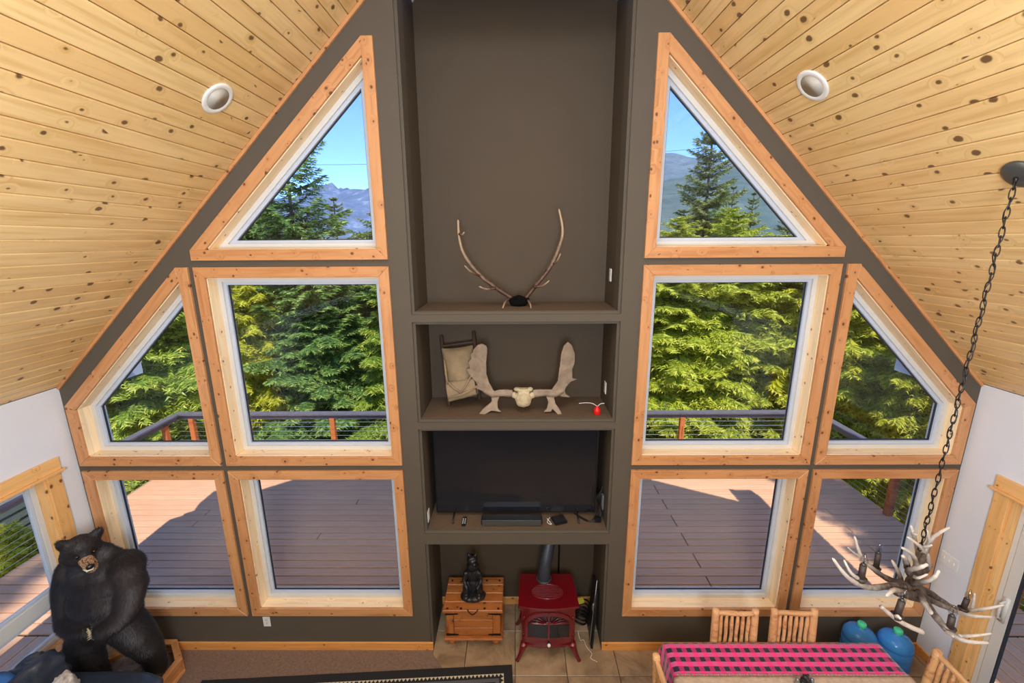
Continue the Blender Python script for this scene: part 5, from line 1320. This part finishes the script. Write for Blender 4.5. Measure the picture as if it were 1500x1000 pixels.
# ---- table
TX0_, TX1_, TY0_, TY1_, TZ = 1.262, 3.07, -1.70, -.60, .742
t = thing('dining_table', 'log dining table under the plaid tablecloth', 'table', ((TX0_+TX1_)/2, -1.15, 0))
MB().box(((TX0_+TX1_)/2, (TY0_+TY1_)/2, TZ-.02), (TX1_-TX0_-.02, TY1_-TY0_-.02, .04)).obj('tabletop', M['log'], t, bevel=.006)
for x in (TX0_+.12, TX1_-.12):
    for y in (TY0_+.12, TY1_-.12):
        MB().tube([(x, y, 0), (x, y, .35), (x, y, TZ-.04)], [.05, .047, .05], 12).obj('leg', M['log'], t, True)
def sheet(name, x0, x1, y0, y1, z, drops, mat, seed, nx=60, ny=40, thick=.004, amp=.0):
    """flat sheet with hanging edges: drops = (left, right, near, far)"""
    V = []; F = []; UV = []
    us = np.linspace(x0-drops[0], x1+drops[1], nx); vs = np.linspace(y0-drops[2], y1+drops[3], ny)
    for v in vs:
        for u in us:
            x, y, zz = u, v, z; dx = dy = 0
            if u < x0: dx = x0-u; x = x0-.012-.10*dx-.015*math.sin(v*23+seed)*min(1, dx*6); zz -= dx
            if u > x1: dx = u-x1; x = x1+.012+.10*dx+.015*math.sin(v*21+seed)*min(1, dx*6); zz -= dx
            if v < y0: dy = y0-v; y = y0-.012-.10*dy-.015*math.sin(u*19+seed)*min(1, dy*6); zz = z-max(dx, dy)
            if v > y1: dy = v-y1; y = y1+.012+.10*dy+.015*math.sin(u*17+seed)*min(1, dy*6); zz = z-max(dx, dy)
            if not dx and not dy: zz += amp*max(0, noise.noise(Vector((u*7, v*7, seed))))
            V.append((x, y, zz)); UV.append((u, v))
    for j in range(ny-1):
        for i in range(nx-1): a = j*nx+i; F.append((a, a+1, a+nx+1, a+nx))
    m = MB(); m.add(V, F); me = m.mesh(name, mat, True); l = me.uv_layers.new(name='UVMap')
    for lp in me.loops: l.data[lp.index].uv = UV[lp.vertex_index]
    o = link(name, me); s_ = o.modifiers.new('s', 'SOLIDIFY'); s_.thickness = thick; s_.offset = 1; return o
o = sheet('tablecloth', TX0_, TX1_, TY0_, TY1_, TZ+.004, (.22, .04, .2, .12), M['cloth'], 1, amp=.006); tag(o, 'pink and black buffalo plaid tablecloth on the dining table', 'tablecloth')
o = sheet('table_runner', TX0_-.012, TX1_+.014, TY0_, -.895, TZ+.016, (.16, .18, .1, .0), M['burlap'], 2, amp=.003, thick=.005); tag(o, 'tan woven runner lying over the near part of the plaid cloth', 'table runner')
RUN = o
mb = MB()
for i in range(190):
    x = TX0_-.01+i*(TX1_-TX0_+.02)/190; mb.tube([(x, -.893, TZ+.022), (x+.004*math.sin(i*2.1), -.885+.002*math.sin(i), TZ+.024), (x+.006*math.sin(i*1.3), -.876, TZ+.018)], .0028, 4)
o = mb.obj('fringe', M['burlap'], RUN, True); o['kind'] = 'stuff'
# table bear figure
t = thing('bear_figurine', 'tiny black bear figurine standing in the middle of the tan runner', 'figurine', (2.196, -.97, TZ+.022))
mb = MB(); f0 = Vector((2.20, -.965, TZ+.022))
for c, r in (((0, 0, .04), (.03, .026, .04)), ((0, -.01, .085), (.024, .022, .021)), ((.004, -.032, .082), (.010, .012, .009)), ((-.018, -.006, .105), .008), ((.018, -.006, .105), .008), ((-.028, -.02, .05), (.012, .02, .014)), ((.028, -.02, .05), (.012, .02, .014))): mb.ball(f0+Vector(c), r, 8)
remesh('bear_body', mb, M['statue'], .0035, 2, t)
for s, x in ((-1, -.055), (1, .055)):
    MB().lathe([(.018, 0), (.020, .004), (.016, .05), (.013, .056), (.015, .062), (.0, .07)], f0+Vector((x, -.005, 0)), 14).obj('shaker', M['glass2'] if 'glass2' in M else M['alum'], t, True)
# ---- log chairs
def make_chair(label):
    t = thing('log_chair', label, 'chair', (0, 0, 0), 'log chairs round the dining table')
    W_ = .40; Hh = 1.0       # chair faces -y (towards its front), back at y=0
    for s in (-1, 1):
        x = s*(W_/2-.03); P, R = catmull([(x, .0, 0), (x, -.005, .45), (x, .02, .8), (x, .035, Hh)], [.034, .033, .031, .029], 4)
        mb = MB(); mb.tube(P, R, 12); mb.ball((x, .035, Hh), (.029, .029, .012), 8); mb.obj('back_post', M['log'], t, True)
        MB().tube([(x, -.38, 0), (x, -.38, .22), (x, -.38, .43)], [.031, .03, .03], 10).obj('front_leg', M['log'], t, True)
        MB().tube([(x, -.38, .2), (x, 0, .2)], .018, 8).obj('side_stretcher', M['log'], t, True)
        MB().tube([(x, -.39, .41), (x, 0, .41)], .026, 8).obj('seat_rail', M['log'], t, True)
    for y, z, r in ((-.38, .16, .018), (0, .26, .018), (-.38, .41, .026)): MB().tube([(-W_/2+.03, y, z), (W_/2-.03, y, z)], r, 8).obj('stretcher', M['log'], t, True)
    MB().box((0, -.20, .445), (W_+.02, .42, .035)).obj('seat', M['log'], t, bevel=.012, seg=3)
    for z, yy, r in ((.965, .034, .021), (.56, .0, .020)):
        P, R = catmull([(-W_/2+.025, yy, z), (-.10, yy+.004, z+.006), (.06, yy, z-.003), (W_/2-.025, yy, z+.002)], [r*.8, r, r*1.05, r*.8], 4); MB().tube(P, R, 10).obj('top_rail' if z > .9 else 'lower_rail', M['log'], t, True)
    for k in range(6):
        x = -.118+k*.047; w_ = random.uniform(-.003, .003)
        P, R = catmull([(x, .002, .56), (x+w_, .012, .66), (x-w_, .02, .76), (x+w_*.6, .027, .87), (x, .033, .955)], [.013, .0165, .014, .017, .011], 3)
        MB().tube(P, R, 8).obj('spindle', M['log'], t, True)
    return t
ch = make_chair('left one of the two log chairs behind the plaid table, nearest the stove')
proto = ch
ch2 = dup(proto, (2.388, -.545, 0), 0, 'right one of the two log chairs behind the plaid table, nearest the water bottles')
ch3 = dup(proto, (3.215, -1.06, 0), -PI/2, 'log chair at the right end of the table by the sliding door')
ch4 = dup(proto, (1.10, -1.10, 0), PI/2, 'log chair at the left end of the table facing the plaid cloth')
ch.location = (1.882, -.545, 0)
# ---- water bottles
def bottle(loc, label):
    t = thing('water_bottle', label, 'bottle', loc, 'large blue water bottles in the corner')
    x, y, z = loc; r = .136
    prof = [(.0, .012), (.10, .0), (.128, .008), (r, .03)]
    for k in range(4):
        b = .03+k*.085; prof += [(r, b+.01), (r, b+.065), (r-.008, b+.075), (r, b+.085)]
    prof += [(r, .385), (r*.93, .42), (r*.74, .452), (.055, .475), (.032, .488), (.028, .50), (.028, .52), (.0, .52)]
    MB().lathe(prof, loc, 32).obj('body', M['bottle'], t, True)
    MB().lathe([(.034, .0), (.036, .004), (.036, .034), (.031, .042), (.0, .043)], (x, y, z+.492), 20).obj('cap', M['green'], t, True)
    return t
bottle((3.30, -.19, 0), 'blue water bottle with a green cap, left of the pair in the right corner')
bottle((3.585, -.26, 0), 'blue water bottle with a green cap, right of the pair in the right corner')
# ---- chandelier
t = thing('antler_chandelier', 'antler chandelier with candle bulbs hanging on a long chain at the right', 'chandelier', (2.47, -1.32, 4.44))
for k, P in enumerate(CH['arms']): antl_obj('antler', P, .010 if k == 3 else (.023 if k < 8 else .019), .014 if k == 3 else .007, M['deer'], t, 10, power=1.1, tip0=.5 if k == 3 else 0)
for P in CH['tines']: antl_obj('tine', P, .012, .005, M['deer'], t, 8, tip0=.5)
mb = MB(); hub = [Vector(p) for p in ((2.47, -1.32, 2.02), (2.47, -1.32, 2.10))]
hubc = Vector(CH['arms'][0][0]); mb.ball(hubc+Vector((.01, 0, -.02)), (.065, .06, .06)); mb.tube([hubc, hubc+Vector((.01, 0, .16)), hubc+Vector((.03, .0, .25))], [.045, .026, .014], 10)
mb.ball(hubc+Vector((-.09, -.03, .02)), (.06, .05, .05)); 
remesh('hub', mb, M['packwood'], .010, 2, t, lambda p: .008*noise.noise(p*40))
for a, b in CH['candles']:
    a, b = Vector(a), Vector(b); up = Vector((0, 0, 1)); ln = (b-a).length; b = a+Vector(((b-a).x*.5, 0, ln)); d = (b-a).normalized()
    m = MB(); m.tube([a-d*.02, a+d*.002], [.022, .03], 12); m.tube([a, b], .0165, 12); cs_ = m.obj('candle_socket', M['candle'], t, True)
    MB().lathe([(.010, 0), (.016, .012), (.019, .028), (.016, .045), (.008, .062), (.003, .074), (.0, .078)], b, 16, d).obj('bulb', M['bulb'], cs_, True)
    m = MB(); m.lathe([(.0105, 0), (.0105, .012), (.0, .013)], b, 10, d); m.obj('bulb_base', M['canopy'], cs_, True)
    MB().tube([b+d*.012, b+d*.03+Vector((.004, 0, 0)), b+d*.045, b+d*.03-Vector((.004, 0, 0)), b+d*.012], .0012, 4).obj('filament', M['chain'], cs_)
# canopy, chain and cord
cn = Vector((-math.sqrt(.5), 0, -math.sqrt(.5))); cp_ = Vector((2.52, -1.315, RIDGE-2.52))
MB().lathe([(.074, 0), (.082, .004), (.080, .018), (.060, .030), (.02, .036), (.0, .037)], cp_, 28, cn).obj('canopy', M['canopy'], t, True)
top = cp_+cn*.04; bot = Vector((2.478, -1.30, hubc.z+.26)); 
m = MB(); m.tube([top-cn*.006, top+cn*.0, top+Vector((0, 0, -.03))], [.012, .010, .006], 8); m.obj('loop', M['chain'], t, True)
n = 46; dz = (bot-top)
for k in range(n):
    c = top+dz*((k+.5)/n); l = dz.length/n*.68
    P = []
    for a in np.linspace(0, 2*PI, 13)[:-1]:
        u = Vector((.010*math.cos(a), 0, l*math.sin(a)*.95))
        if k % 2: u = Vector((0, .010*math.cos(a), l*math.sin(a)*.95))
        u = Matrix.Rotation(.6, 3, 'Z') @ u; P.append(c+u)
    MB().tube(P+[P[0]], .0030, 5, False).obj('chain_link', M['chain'], t, True)
P = [top+dz*(i/80)+Vector((.013*math.sin(i*.85), .010*math.cos(i*.85), 0)) for i in range(81)]
MB().tube(P, .0026, 5).obj('cord', M['blackplastic'], t, True)
bpy.context.view_layer.update()
